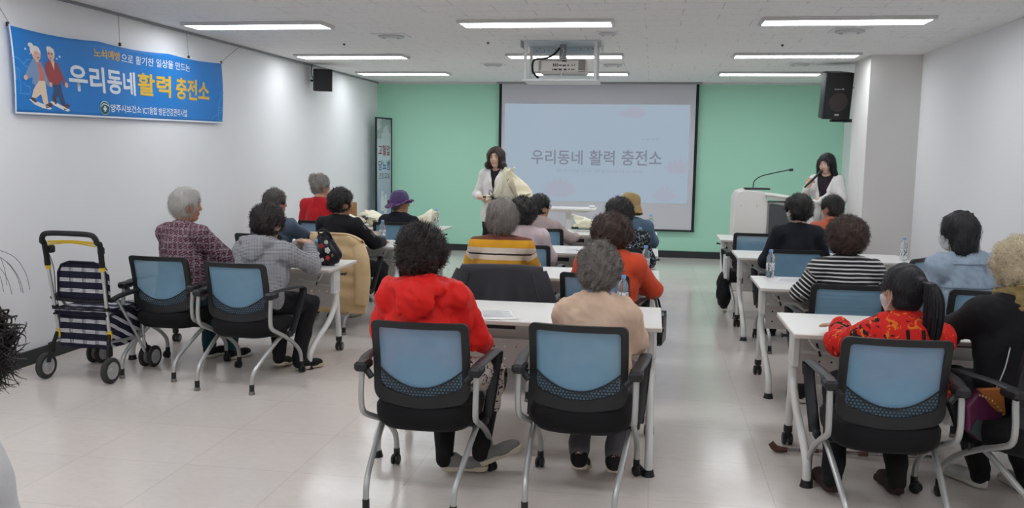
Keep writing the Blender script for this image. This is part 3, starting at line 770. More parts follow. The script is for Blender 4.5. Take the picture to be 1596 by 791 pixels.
# ------------------------------------------------------------------ folding seminar table
m_top = plain('white laminate', (232, 230, 226), .38); m_edge = plain('pale edge band', (214, 205, 198), .5)
m_tleg = plain('white painted steel', (224, 223, 220), .42); m_panel = plain('grey white steel panel', (206, 200, 197), .5)
TW, TD, TH = 1.56, .65, .72
def make_table(label):
    t = thing('folding_table', label, 'table', (0, 0, 0), 0, 'white folding tables')    # origin: middle of the near edge
    b = MB(); b.slot = 0; b.box((0, TD/2, TH-.0125), (TW, TD, .025), None, .004); tp = b.obj('tabletop', [m_top], t, 30)
    b = MB()
    for y in (-.0006, TD+.0006): b.box((0, y, TH-.0135), (TW-.012, .0016, .017))
    for x in (-1, 1): b.box((x*(TW/2+.0002), TD/2, TH-.0135), (.0016, TD-.012, .017))
    b.obj('edge_band', m_edge, tp)
    # modesty panel with holes, folded lip above
    b = MB(); X0, X1, Z0, Z1, y = -TW/2+.1, TW/2-.1, .345, .535, .43; nx, nz = 40, 5; hx, hz = (X1-X0)/nx, (Z1-Z0)/nz
    hole = lambda i, k: k in (1, 3) and i % 2 == 1
    for k in range(nz):
        for i in range(nx):
            x, z = X0+i*hx, Z0+k*hz; c = [(x, y, z), (x+hx, y, z), (x+hx, y, z+hz), (x, y, z+hz)]
            if not hole(i, k): b.add(c, [(0, 1, 2, 3)])
            else:
                r = .0065; cx, cz = x+hx/2, z+hz/2; vs = list(c); fs = []
                for q in range(8): a = -3*PI/4+2*PI*q/8; vs.append((cx+r*math.cos(a), y, cz+r*math.sin(a)))
                for q in range(4):
                    e0, e1, e2 = 4+2*q, 4+(2*q+1) % 8, 4+(2*q+2) % 8; fs += [(q, (q+1) % 4, e2, e1), (q, e1, e0)]
                b.add(vs, fs)
    b.obj('modesty_panel', m_panel, t, -1, solid=.0015)
    b = MB().box((0, .437, .60), (X1-X0, .012, .13), None, .002).box((0, .40, .538), (X1-X0, .08, .006)).box((0, .25, .665), (X1-X0+.06, .05, .03), None, .004)
    b.obj('beam', m_tleg, t)
    b = MB()
    for i in range(26): b.box((-.3+i*.008, .428, .615), (.004, .006, .05))
    b.box((-.2, .4292, .615), (.22, .003, .056)).obj('cable_grille', m_dark, t)
    for x in (.05, .22): MB().box((x, .428, .615), (.09, .006, .028)).obj('cable_slot', m_dark, t)
    for sd in (-1, 1):
        x = sd*(TW/2-.05); lg = MB()
        lg.box((x, .255, .59), (.05, .12, .2), None, .012).box((x, .25, .70), (.07, .34, .012), None, .003)
        lo = lg.obj('leg_bracket', m_tleg, t)
        g = MB()
        for k in range(7): g.box((x+sd*.0255, .25, .53+.011*k), (.003, .06, .004))
        g.obj('louver', m_panel, lo)
        r = .022
        l2 = MB().tube([(x, .262, .52), (x, .262, .46), (x, .235, .385), (x, .09, .28), (x, -.15, .19), (x, -.27, .125), (x, -.295, .08), (x, -.3, .02)], r, 12, 4).obj('leg', m_tleg, t)
        MB().lathe([(.034, 0), (.03, .012), (.026, .035), (.001, .035)], 16, Matrix.Translation((x, -.3, 0))).obj('foot', m_black, l2)
        l2 = MB().tube([(x, .285, .52), (x, .29, .45), (x, .335, .1)], r, 12, 3).obj('leg', m_tleg, t)
        c = MB().tube([(x, .333, .125), (x, .337, .085)], .025, 14)
        c.box((x, .345, .062), (.02, .04, .05), None, .006); c.obj('collar', m_black, l2)
        w_ = MB(); M = Matrix.Translation((x, .352, .036)) @ Matrix.Rotation(PI/2, 4, 'Y')
        for q in (-.017, .017): w_.lathe([(.001, -.011), (.03, -.011), (.036, -.006), (.036, .006), (.03, .011), (.001, .011)], 22, M @ Matrix.Translation((0, 0, q)))
        wo = w_.obj('wheel', m_black, l2)
        MB().lathe([(.001, -.0305), (.024, -.0305), (.024, .0305), (.001, .0305)], 18, M).obj('wheel_hub', m_grip, l2)
        MB().tube([(x-sd*.04, .1, .69), (x-sd*.09, .14, .62), (x-sd*.16, .2, .585), (x-sd*.3, .23, .6)], .008, 8, 5).obj('tilt_rod', m_tleg, t)
        k = MB().tube([(x+sd*.02, .335, .64), (x+sd*.055, .335, .645)], .008, 8).box((x+sd*.06, .335, .645), (.012, .05, .022), None, .004).tube([(x-sd*.1, .17, .64), (x-sd*.12, .15, .57)], .006, 8)
        k.obj('latch', m_black, t)
    return t
TB = [(-.70, 4.72, 'white folding table under the sheet of paper, before the red and tan jackets'), (-.70, 6.47, 'white folding table in front of the striped sweater and orange-red jacket'),
      (-.70, 8.17, 'white folding table in front of the pale pink top'), (-.70, 10.1, 'white folding table nearest the screen, before the tan bucket hat'),
      (1.55, 4.73, 'white folding table of the ponytailed person, with a cane on the floor below'), (1.57, 6.37, 'white folding table in front of the black and white stripes'),
      (1.59, 8.27, 'white folding table in front of the black jacket, podium side'), (1.56, 9.99, 'white folding table right beside the podium'),
      (-3.25, 6.45, 'white folding table under the embroidered black bag'), (-3.26, 8.2, 'white folding table holding the snack and paper cup'),
      (-3.26, 10.08, 'white folding table holding wrapped bouquets by the left wall')]
tab0 = make_table(TB[0][2]); tab0.location = (TB[0][0], TB[0][1], 0)
for x, y, lab in TB[1:]: dup(tab0, (x, y, 0), 0, lab)

# ------------------------------------------------------------------ podium, side desk
m_pod = plain('white podium laminate', (226, 224, 219), .4); m_podk = plain('charcoal door panel', (74, 76, 80), .5)
t = thing('podium', 'white electronic podium with a charcoal locked door and a goose-neck microphone', 'podium', (1.4, 10.95, 0))
poly = [(-.4, 0), (-.4, 1.15), (-.36, 1.225), (-.28, 1.25), (-.07, 1.235), (-.03, 1.2), (0, 1.1), (0, 0)]
RX = Matrix.Rotation(PI/2, 4, 'X')
b = MB().prism(poly, -.5, 0, RX); b.obj('side_panel', m_pod, t, 30, bevel=.012)
b = MB().box((.275, .26, .55), (.55, .44, 1.1), None, .01).box((.5, .25, .56), (.1, .5, 1.12), None, .02); b.obj('body', m_pod, t)
b = MB().prism([(.02, .02), (.02, 1.085), (.05, 1.09), (.43, 1.03), (.43, .02)], -.045, -.01, RX @ Matrix.Translation((0, 0, .03))); dr = b.obj('door', m_podk, t, 30)
MB().box((.2, -.005, .965), (.17, .008, .05), None, .004).obj('handle', plain('chrome', (170, 172, 174), .25, .9), dr)
MB().box((.2, -.011, .965), (.14, .004, .025)).obj('handle_recess', m_dark, dr)
MB().lathe([(.001, 0), (.022, 0), (.024, .008), (.001, .012)], 18, Matrix.Translation((.07, -.002, .965)) @ RX).obj('lock', plain('chrome', (170, 172, 174), .25, .9), dr)
M = Matrix.Translation((.22, .24, 1.165)) @ Matrix.Rotation(.13, 4, 'Y')
b = MB().box((.05, 0, .0), (.66, .56, .035), M, .012).box((.05, 0, -.03), (.58, .5, .03), M, .004); b.obj('top', m_pod, t)
MB().box((-.13, .1, 1.262), (.3, .2, .02), None, .006).obj('microphone_base', m_black, t)
mb_ = MB().tube([(-.17, .12, 1.27), (-.17, .12, 1.31), (-.155, .12, 1.36), (-.08, .11, 1.415), (.06, .1, 1.455), (.2, .09, 1.488), (.25, .09, 1.497)], .0065, 8, 6).tube([(.24, .09, 1.495), (.285, .09, 1.5)], .016, 12)
mb_.obj('microphone', m_black, t)
for x, z in ((-.32, 1.06), (-.13, 1.06)): MB().tube([(x, -.002, z), (x, -.012, z), (x+.004, -.012, z-.02)], .006, 8, 3).obj('hook', m_ventm, t)
t = thing('side_desk', 'narrow white pedestal desk standing in front of the screen', 'desk', (-1.17, 12.5, 0))
MB().box((0, 0, .87), (.8, .4, .035), None, .008).box((0, 0, .84), (.6, .3, .03), None, .004).obj('tabletop', m_top, t)
MB().box((0, 0, .44), (.085, .12, .8), None, .01).obj('pedestal', m_tleg, t)
MB().box((0, 0, .025), (.6, .34, .05), None, .012).obj('base', m_tleg, t)
MB().ball((.33, 0, .905), (.05, .05, .025)).obj('knob', m_plastic, t)
# ------------------------------------------------------------------ people: one smooth-blended body surface each, clothes and hair as children
def Rz(a): return np.array([[math.cos(a), -math.sin(a), 0], [math.sin(a), math.cos(a), 0], [0, 0, 1]])
def Rx(a): return np.array([[1, 0, 0], [0, math.cos(a), -math.sin(a)], [0, math.sin(a), math.cos(a)]])
def Ry(a): return np.array([[math.cos(a), 0, math.sin(a)], [0, 1, 0], [-math.sin(a), 0, math.cos(a)]])
def nrm(v): v = np.asarray(v, float); return v/np.linalg.norm(v)
_SK = {}
def skinmat(rgb):
    if rgb in _SK: return _SK[rgb]
    m = MT('skin'); v = m.coord(); n = m.noise(v, 30, 3)
    c = m.mix(n, lin(tuple(x*.9 for x in rgb)), lin(rgb)); lip = m.attr('lip')
    m.base(m.mix(lip, c, lin((150, 70, 66)))).set(.5, 0, .4)
    m.b.inputs['Subsurface Weight'].default_value = .12; m.b.inputs['Subsurface Radius'].default_value = (.012, .005, .003); m.b.inputs['Subsurface Scale'].default_value = .6
    m.bump(m.noise(v, 160, 2), .12, .0006); _SK[rgb] = m.m; return m.m
_HM = {}
m_blk0 = cloth('black sock', (24, 24, 28))
def hairmat(rgb, rgb2, curl=True, rough=.42):
    k = (rgb, rgb2, curl)
    if k in _HM: return _HM[k]
    m = MT('hair'); v = m.coord((1, 1, .35) if not curl else (1, 1, 1))
    n = m.noise(v, 55 if curl else 120, 4, .65, 1.0 if curl else .2); big = m.noise(m.coord(), 14, 3)
    c = m.mix((n*.8+big*.5-.15).min(1.0), lin(rgb), lin(rgb2))
    m.base(c).set(rough, 0, .4).bump(n, .8, .006); _HM[k] = m.m; return m.m
def head_sdf(q):
    """face forward +y, origin at ear level; about 225 mm tall"""
    ax = np.abs(q[:, 0]); S = np.stack([ax, q[:, 1], q[:, 2]], 1)
    d = smin(s_ell(q, (0, -.012, .036), (.0755, .095, .081)), s_ell(q, (0, .024, -.032), (.06, .064, .083)), .03)
    d = smin(d, s_ell(q, (0, .055, -.093), (.027, .026, .022)), .03)
    d = smin(d, s_ell(S, (.036, .056, -.026), (.028, .026, .026)), .025)
    d = smin(d, s_cap(S, (.012, .08, .03), (.045, .068, .03), .011, .01), .02)
    d = -smin(-d, s_ell(S, (.031, .098, .012), (.019, .016, .012)), .012)
    d = smin(d, s_ell(S, (.031, .076, .011), (.0135, .012, .0105)), .005)
    d = smin(d, s_cap(q, (0, .083, .016), (0, .1, -.022), .007, .0115), .012)
    d = smin(d, s_ell(S, (.011, .092, -.026), (.009, .009, .008)), .008)
    d = smin(d, s_ell(q, (0, .084, -.055), (.024, .011, .0055)), .006); d = smin(d, s_ell(q, (0, .082, -.065), (.021, .011, .006)), .006)
    d = smin(d, s_ell(S, (.077, -.008, -.004), (.009, .02, .032), Ry(.15)), .008)
    return d
def chain(P, pts, rs, k=.02):
    d = None
    for i in range(len(pts)-1):
        e = s_cap(P, pts[i], pts[i+1], rs[i], rs[i+1]); d = e if d is None else smin(d, e, k)
    return d
def hand_geo(W, d, n, sd, curl, spread=1.0):
    """finger chains: list of (points, radii)"""
    d = nrm(d); n = nrm(np.asarray(n)-d*np.dot(n, d)); s = np.cross(d, n)*sd; out = []
    out.append(([W, W+d*.03, W+d*.085], [.024, .026, .028], s, n))
    for off, L in ((-.031, .058), (-.0105, .07), (.0105, .076), (.031, .068)):
        b = W+d*.082+s*off*spread; a1 = curl; a2 = curl*2.1; a3 = curl*2.9
        p1 = b+(d*math.cos(a1)+n*math.sin(a1))*L*.45; p2 = p1+(d*math.cos(a2)+n*math.sin(a2))*L*.33; p3 = p2+(d*math.cos(a3)+n*math.sin(a3))*L*.26
        out.append(([b, p1, p2, p3], [.0092, .0086, .0078, .0066], None, None))
    b = W+d*.025+s*.026; p1 = b+nrm(d*.6+s*.75+n*.25)*.036; p2 = p1+nrm(d*.9+s*.2+n*(.2+curl*.5))*.03; p3 = p2+nrm(d+n*curl*.6)*.018
    out.append(([b, p1, p2, p3], [.014, .011, .0095, .0075], None, None))
    return out
def person(label, loc, rz, c, group=None):
    sit = c.get('sit', True); ht = c['ht']; w = c.get('w', 1.0); fat = c.get('fat', 1.0); lod = c.get('lod', .008)
    top = None
    root = thing('person', label, 'person', (loc[0], loc[1], 0), rz, group)
    pel = A(0, 0, .575) if sit else A(0, 0, ht*.525)
    le, si = c.get('lean', .08), c.get('side', 0.0); u = nrm(A(math.sin(si), math.sin(le), math.cos(le)*math.cos(si)))
    tw = c.get('twist', 0.0); r = nrm(A(math.cos(tw), math.sin(tw), -math.sin(si))); fwd = np.cross(u, r)
    T = (ht-.30-pel[2])/u[2]; NB = pel+u*T
    hy, hp, hr = c.get('head', (0, 0, 0)); HRM = Rz(hy)@Rx(-hp)@Ry(hr)
    HC = NB+A(*c.get('hoff', (0, .03, 0))); HC[2] = ht-.137
    Sh = {s: NB-u*.05+r*s*.165*w+fwd*c.get('shf', .0) for s in (-1, 1)}
    arms = {}
    for s, key in ((-1, 'L'), (1, 'R')):
        a = c.get(key)
        if a is None: a = ((s*.255, .07, .73), (s*.11, .27, .67), (-s*.25, 1, -.15), (0, 0, -1), .25) if sit else ((s*.25, -.02, pel[2]+.24), (s*.27, .06, pel[2]), (0, .15, -1), (-s, 0, 0), .2)
        E_, W_, hd, hn, cu = a; arms[s] = (A(*E_), A(*W_), hd, hn, cu)
    legs = {}
    for s, key in ((-1, 'lL'), (1, 'lR')):
        g = c.get(key)
        if g is None: g = ((s*.12, .40, .50), (s*.12, .36, .085), (s*.13, .52, .03)) if sit else ((s*.085, .02, .47*ht/1.65), (s*.085, -.01, .085), (s*.1, .12, .03))
        legs[s] = tuple(A(*v) for v in g)
    hip = {s: pel+A(s*.085, .0, -.03) for s in (-1, 1)}
    R3 = np.stack([r, fwd, u], 1)       # torso axes
    hq = lambda P: ((P-HC.astype(f4))@HRM.astype(f4))
    def torso(P, o=0.0, ow=0.0):
        d = s_ell(P, pel+u*.01, (.172*w+o+ow, .132*fat+o, .125+o), R3)
        d = smin(d, s_ell(P, pel+u*.17+fwd*.01*fat, (.150*w*fat+o+ow, .118*fat+o, .17+o), R3), .05)
        d = smin(d, s_ell(P, pel+u*(T*.66)+fwd*.012, (.160*w+o, .112*fat+o, .17+o), R3), .05)
        for s in (-1, 1): d = smin(d, s_cap(P, NB-u*.02-fwd*.012, Sh[s], .05+o, .056+o), .05)
        return d
    def arm(P, s, o=0.0, cut=1.0, k=.03):
        E_, W_ = arms[s][0], arms[s][1]
        return smin(s_cap(P, Sh[s], E_, .054+o*1.1, .042+o), s_cap(P, E_, E_+(W_-E_)*cut, .042+o, (.028 if cut > .97 else .031)+o), k)
    def leg(P, s, o=0.0, cut=1.0):
        K, An, _ = legs[s]
        return smin(s_cap(P, hip[s], K, .088*min(w, 1.1)+o, .058+o), s_cap(P, K, K+(An-K)*cut, .056+o, .036+o*1.2), .04)
    hands = {s: hand_geo(arms[s][1], arms[s][2], arms[s][3], s, arms[s][4]) for s in (-1, 1)}
    def hand(P, s):
        d = None
        for pts, rs, sv, nv in hands[s]:
            if sv is not None:
                Rm = np.stack([nrm(sv), nrm(nv), nrm(pts[2]-pts[0])], 1)
                e = s_ell(P, pts[0]+(pts[2]-pts[0])*.55, (.041, .0165, .052), Rm); e = smin(e, s_cap(P, pts[0]-nrm(pts[2]-pts[0])*.02, pts[1], .027, .02), .02)
            else: e = chain(P, pts, rs, .004)
            d = e if d is None else smin(d, e, .007)
        return d
    def foot(P, s):
        _, An, Tt = legs[s]; f = nrm(Tt-An); return smin(s_cap(P, An+A(0, 0, -.02), An, .034, .034), s_cap(P, An+A(0, 0, -.035)+f*.005, An+(Tt-An)*.9, .028, .02), .02)
    def neck(P): return s_cap(P, NB-u*.03, HC+HRM@A(0, -.022, -.06), .056, .05)
    near = lambda P, ctr, rad: ((P-np.asarray(ctr, f4))**2).sum(1) < rad*rad
    def masked(F, P, ctr, rad, fn, k):
        m = near(P, ctr, rad)
        if m.any(): F[m] = smin(F[m], fn(P[m]), k)
    def body(P):
        F = np.full(len(P), .5, f4)
        masked(F, P, pel+u*T*.5, .55, torso, .01); masked(F, P, HC-A(0, 0, .1), .24, neck, .03); masked(F, P, HC, .24, lambda Q: head_sdf(hq(Q)), .025)
        for s in (-1, 1):
            masked(F, P, (Sh[s]+arms[s][1])/2, .45, lambda Q: arm(Q, s), .03); masked(F, P, arms[s][1]+nrm(arms[s][2])*.08, .22, lambda Q: hand(Q, s), .012)
            masked(F, P, (hip[s]+legs[s][1])/2, .55, lambda Q: leg(Q, s), .03); masked(F, P, legs[s][1], .26, lambda Q: foot(Q, s), .02)
        return F
    pts = [pel-A(.2, .2, .15), pel+A(.2, .2, 0), HC+A(.1, .12, .13), HC-A(.1, .12, 0)]
    for s in (-1, 1):
        pts += [arms[s][0]+A(.06, .06, .06), arms[s][0]-A(.06, .06, .06), arms[s][1]+nrm(arms[s][2])*.2+A(.05, .05, .05), arms[s][1]+nrm(arms[s][2])*.2-A(.05, .05, .05), Sh[s]+r*s*.08,
                legs[s][0]+A(.08, .08, .08), legs[s][0]-A(.08, .08, .08), legs[s][1]-A(.06, .09, .09), legs[s][2]+A(.05, .05, .05), legs[s][2]-A(.05, .05, .04)]
    lo, hi = np.min(pts, 0)-.04, np.max(pts, 0)+.04
    lipf = lambda P: np.clip(1.3-np.abs((hq(P)-A(0, .093, -.060))/A(.026, .02, .013)).max(1), 0, 1)*(.65 if c.get('lips', 1) else 0)
    b = surf_obj('body', body, lo, hi, lod, skinmat(c.get('skin', (206, 160, 134))), root, {'lip': lipf})
    fold = c.get('fold', .004)
    # ---- top garment
    if c.get('top'):
        hem = c.get('hem', -.10); o = c.get('puff', .017); cut = c.get('cut', .94); coll = c.get('collar', .0)
        Hd = c.get('hood')
        def top(P, o=o, hem=hem, cut=cut, open_=c.get('open'), fold=fold, collar=coll):
            F = np.full(len(P), .5, f4)
            masked(F, P, pel+u*T*.45, .62, lambda Q: torso(Q, o, c.get('flare', .012)), .01)
            if not sit and hem < -.05: masked(F, P, pel-u*.1, .4, lambda Q: s_ell(Q, pel-u*.05, (.19*w+o, .15+o, .2), R3), .05)
            for s in (-1, 1): masked(F, P, (Sh[s]+arms[s][1])/2, .45, lambda Q: arm(Q, s, o*.9, cut), .035)
            if Hd: masked(F, P, NB-fwd*.085, .3, lambda Q: smin(s_ell(Q, NB-fwd*.10+u*.005, (.145, .06, .05), R3), s_ell(Q, NB-fwd*.145-u*.07, (.10, .036, .085), R3), .03), .012)
            m = near(P, pel+u*T*.5, .75)
            if m.any():
                Q = P[m]; n_ = wob(Q*np.array([1, 1, .7], f4), .13, 6, c.get('seed', 1))*fold+wob(Q, .05, 5, 3)*fold*.35; F[m] -= n_
            t = (P-pel.astype(f4))@u.astype(f4); F = smax(F, (hem-t).astype(f4), .012)
            q = P-NB.astype(f4); rad = np.sqrt((q@r.astype(f4))**2+((q@fwd.astype(f4))-.015)**2); F = smax(F, np.minimum(.058-rad, q@u.astype(f4)+.03), .01)
            if collar:
                z = q@u.astype(f4); ring = np.sqrt((rad-.068-.12*np.maximum(0, -z+.0))**2+(np.maximum(np.abs(z-.008)-collar, 0))**2)-.0085; F = smin(F, ring, .008)
            if open_:
                x_, y_, z_ = (P-pel.astype(f4))@r.astype(f4), (P-pel.astype(f4))@fwd.astype(f4), t
                F = smax(F, -np.maximum(np.abs(x_)-np.maximum((z_-open_)*.24, .0)-.004, .0-y_), .008)
            return F
        lo2 = np.min(pts[:4]+[arms[s][0] for s in (-1, 1)]+[arms[s][1] for s in (-1, 1)], 0)-.12; hi2 = np.max([NB+A(.25, .2, .08), NB-A(.25, .2, 0)]+[arms[s][0] for s in (-1, 1)]+[arms[s][1] for s in (-1, 1)]+[pel+A(.3, .3, 0)], 0)+.08
        lo2[2] = (pel+u*hem)[2]-.2
        def along(P):
            """height on the trunk, distance down the sleeve on the arms"""
            t = (P-pel.astype(f4))@u.astype(f4); o_ = t.copy(); tb = torso(P)
            for s in (-1, 1):
                a = arm(P, s); E_, W_ = arms[s][0], arms[s][1]; d1 = nrm(E_-Sh[s]); l1 = np.linalg.norm(E_-Sh[s]); d2 = nrm(W_-E_)
                k1 = (P-Sh[s].astype(f4))@d1.astype(f4); k2 = l1+(P-E_.astype(f4))@d2.astype(f4); on2 = s_cap(P, E_, W_, .04, .03) < s_cap(P, Sh[s], E_, .05, .04)
                o_ = np.where(a < tb-.012, T-.05-np.where(on2, k2, k1), o_)
            return o_
        surf_obj(c.get('top_name', 'jacket'), top, lo2, hi2, c.get('clod', .0095), c['top'], root, {'along': along})
        if c.get('inner'):
            surf_obj('blouse', lambda P: np.maximum(torso(P, .007), (-.02-(P-pel.astype(f4))@u.astype(f4))), lo2, hi2, .012, c['inner'], root)
    # ---- trousers or skirt
    if c.get('bottom'):
        o = c.get('loose', .014); lc = c.get('legcut', .95)
        def bot(P):
            F = np.full(len(P), .5, f4)
            masked(F, P, pel, .4, lambda Q: s_ell(Q, pel+u*.0, (.176*w+.008, .137*fat+.006, .13), R3), .01)
            for s in (-1, 1): masked(F, P, (hip[s]+legs[s][1])/2, .6, lambda Q: leg(Q, s, o, lc), .03)
            m = near(P, pel+A(0, .2, -.2), .9); F[m] -= wob(P[m], .12, 5, 9)*.004
            return smax(F, ((P-pel.astype(f4))@u.astype(f4)-.11).astype(f4), .01)
        kp = [pel-A(.22, .22, .16), pel+A(.22, .22, .12)]+[legs[s][i]+d for s in (-1, 1) for i in (0, 1) for d in (A(.1, .1, .1), -A(.1, .1, .1))]
        surf_obj(c.get('bottom_name', 'trousers'), bot, np.min(kp, 0), np.max(kp, 0), .011, c['bottom'], root)
    # ---- shoes
    if c.get('shoe'):
        for s in (-1, 1):
            K, An, Tt = legs[s]; f = nrm(Tt-An); up = nrm(A(0, 0, 1)+(An-Tt)*2.0) if c.get('tuck') else A(0, 0, 1)
            heel = An-A(0, 0, .055) if not c.get('tuck') else An-up*.06
            toe = Tt.copy() if c.get('tuck') else A(Tt[0], Tt[1], heel[2]); f = nrm(toe-heel); x_ = nrm(np.cross(f, up)); z_ = np.cross(x_, f); Rm = np.stack([x_, f, z_], 1).astype(f4)
            base = heel-f*.035-z_*.022; L = .245
            def loc_(P): return (P-base.astype(f4))@Rm
            def shoe(P):
                q = loc_(P); d = smin(s_ell(q, (0, .05, .045), (.037, .058, .052)), s_ell(q, (0, .155, .03), (.045, .088, .036)), .03)
                d = smax(d, -(q[:, 2]-.012), .006); return smax(d, -s_cap(q, (0, .045, .085), (0, .05, .14), .026, .03), .008)
            def sole(P):
                q = loc_(P); t = np.clip((q[:, 1]-.04)/(L-.085), 0, 1); rr = .0395+.008*t-.006*np.sin(t*3.14)
                d2 = np.sqrt(q[:, 0]**2+(q[:, 1]-.04-t*(L-.085))**2)-rr; return np.maximum(d2, np.abs(q[:, 2]-.012)-.013)
            ctr = base+f*.12; e = A(.17, .17, .17)
            so = surf_obj('shoe', shoe, ctr-e, ctr+e, .006, c['shoe'], root)
            surf_obj('sole', sole, ctr-e, ctr+e, .006, c.get('sole', m_soft), so, None, 40)
            kn = nrm(K-An); tp_ = An+kn*c.get('sock', .13)
            def sock(P): return smin(foot(P, s)-.006, s_cap(P, An-A(0, 0, .02), tp_, .043, .052+.02*(c.get('sock', .13) > .2)), .012)
            ps = [An, Tt, tp_]; surf_obj('sock', sock, np.min(ps, 0)-.09, np.max(ps, 0)+.09, .0085, c.get('sockmat', m_blk0), root)
    # ---- hair
    hs = c.get('hair')
    if hs:
        W2, HH = hs.get('w', .22)/2, hs.get('h', .115); st_ = hs['style']; amp = hs.get('amp', .006); lam = hs.get('lam', .035); D2 = hs.get('d', W2*1.07)
        def hair(P):
            q = hq(P); ax = np.abs(q[:, 0]); S = np.stack([ax, q[:, 1], q[:, 2]], 1)
            d = s_ell(q, (0, -.014, .137+.012-HH-.008), (W2, D2, HH))
            if st_ in ('perm', 'crop'):
                d = smin(d, s_ell(q, (0, -.05, -.03), (W2*.8, .062, .075 if st_ == 'perm' else .06)), .03)
            if st_ == 'bob':
                d = smin(d, s_ell(q, (0, -.028, -.022), (W2*1.0, D2*.86, .1)), .02); d = smax(d, -(q[:, 2]+.108+.02*np.cos(q[:, 0]*20)), .02)
            if st_ == 'flip':
                d = smin(d, s_ell(q, (0, -.03, -.05), (W2*.88, D2*.8, .1)), .02); d = smin(d, s_cap(S, (W2*.86, .015, -.09), (W2*.5, -.07, -.1), .042, .045), .03)
            if st_ == 'long':
                d = smin(d, s_cap(S, (W2*.8, .01, .02), (W2*1.05, -.005, -.155), .035, .03), .03); d = smin(d, s_ell(q, (0, -.055, -.07), (W2*.95, .055, .14)), .03)
            if st_ == 'shag':
                d = smin(d, s_ell(q, (0, -.045, -.06), (W2*.98, .075, .125)), .03)
            if st_ == 'pony':
                d = smin(d, s_ell(q, (0, -.04, -.035), (W2*.8, .05, .06)), .02)
                d = smin(d, s_ell(q, (0, -.115, .055), (.026, .022, .026)), .012)
            if st_ == 'bun':
                d = smin(d, s_ell(q, (0, -.055, -.03), (W2*.62, .045, .06)), .03); d = smin(d, s_ell(q, (-.03, -.085, .075), (.062, .05, .06)), .02)
            fz = hs.get('face', (.083, .115))    # opening for the face
            fc = hs.get('fcz', -.05); fd = s_ell(q, (0, .135, fc), (fz[0], .095+hs.get('fdp', 0), fz[1])); fd = np.minimum(fd, s_ell(q, (0, .12, -.085), (.062, .115, .075)))
            if st_ in ('crop', 'pony', 'bun'): fd = np.minimum(fd, s_ell(S, (.085, .03, -.035), (.03, .055, .055)))
            d = smax(d, -fd, .012)
            m = np.abs(d) < .06
            if m.any() and amp:
                Q = q[m]; cw = np.abs(wob(Q, lam*2, 4, hs.get('seed', 2)))
                d[m] -= amp*(cw*1.6-.6)+wob(Q, .09, 4, 5)*amp*.7+(wob(Q*np.array([1, 1, .2], f4), .02, 4, 8)*amp*.3 if st_ not in ('perm',) else wob(Q, lam*.6, 4, 8)*amp*.35)
            return d
        e = A(W2+.1, W2+.1, .23); hl = hs.get('lod', .0065)
        V, Q = surf(hair, HC-e, HC+e+A(0, 0, -.02), hl)
        n0 = len(V); P = V; g = hs.get('strands', 900)
        # loose strands standing out of the surface so that the outline is soft
        vn = np.zeros_like(V); fnrm = np.cross(V[Q[:, 2]]-V[Q[:, 0]], V[Q[:, 3]]-V[Q[:, 1]])
        for k in range(4): np.add.at(vn, Q[:, k], fnrm)
        vn /= np.linalg.norm(vn, axis=1)[:, None]+1e-9
        rr = np.random.default_rng(hs.get('seed', 2)); pick = rr.integers(0, n0, g); SV, SQ = [], []; sl = hs.get('slen', .022)
        for i in pick:
            p, n = V[i], vn[i]; L = sl*rr.uniform(.5, 1.2); side = np.cross(n, rr.normal(size=3)); side /= np.linalg.norm(side)+1e-9; wd = .0011
            if st_ in ('perm', 'crop', 'bun') and hs.get('curl', True): path = [p-n*.003, p+n*L*.35+side*L*.2, p+n*L*.55+side*L*.6, p+n*L*.4+side*L*.95, p+n*L*.1+side*L*.95]
            else:
                dn = A(0, 0, -1)+.35*side; dn = dn-n*np.dot(dn, n)*.8; path = [p-n*.002, p+n*.003+dn*L*.5, p+n*.004+dn*L, p+n*.006+dn*L*1.5]
            wv = np.cross(path[1]-path[0], n); wv = wv/(np.linalg.norm(wv)+1e-9)
            if np.linalg.norm(wv) < .5: wv = side
            b0 = n0+len(SV)
            for j, x in enumerate(path):
                k = wd*(1-j/len(path)*.7); SV += [x-wv*k, x+wv*k]
            for j in range(len(path)-1): SQ.append((b0+2*j, b0+2*j+1, b0+2*j+3, b0+2*j+2))
        if SV: V = np.concatenate([V, np.array(SV)]); Q = np.concatenate([Q, np.array(SQ, Q.dtype)])
        me = mesh_from('hair', V, Q); me.materials.append(hs['mat'])
        ho = link(bpy.data.objects.new('hair', me), root)
        if st_ == 'pony':
            tie = HC+HRM@A(0, -.13, .055); tp = [tie+HRM@A(0, .012, .0), tie+HRM@A(.0, -.035, -.0), tie+HRM@A(.012, -.05, -.06), tie+HRM@A(.02, -.045, -.15), tie+HRM@A(.025, -.03, -.25), tie+HRM@A(.02, -.02, -.33)]
            bb = MB(); rr = random.Random(5)
            for k in range(70):
                a, q = rr.uniform(0, 6.28), rr.uniform(.2, 1); ox, oy = math.cos(a)*q, math.sin(a)*q
                sp = [.012, .022, .038, .042, .036, .03]; fan = rr.uniform(.6, 1.05)
                bb.tube([Vector(tp[j]+A(ox*sp[j], oy*sp[j]*.8, 0)) for j in range(int(3+3*fan))], [.006, .007, .007, .006, .0045, .0015][:int(3+3*fan)], 5, 3, None, None, False)
            bb.obj('ponytail', hs['mat'], root); MB().lathe([(.016, -.012), (.022, -.006), (.022, .006), (.016, .012)], 14, Matrix.Translation(Vector(tie)) @ Matrix(HRM.tolist()).to_4x4() @ Matrix.Rotation(PI/2, 4, 'X')).obj('hair_tie', m_soft, root)
    HM = Matrix.Translation(Vector(HC)) @ Matrix(HRM.tolist()).to_4x4()
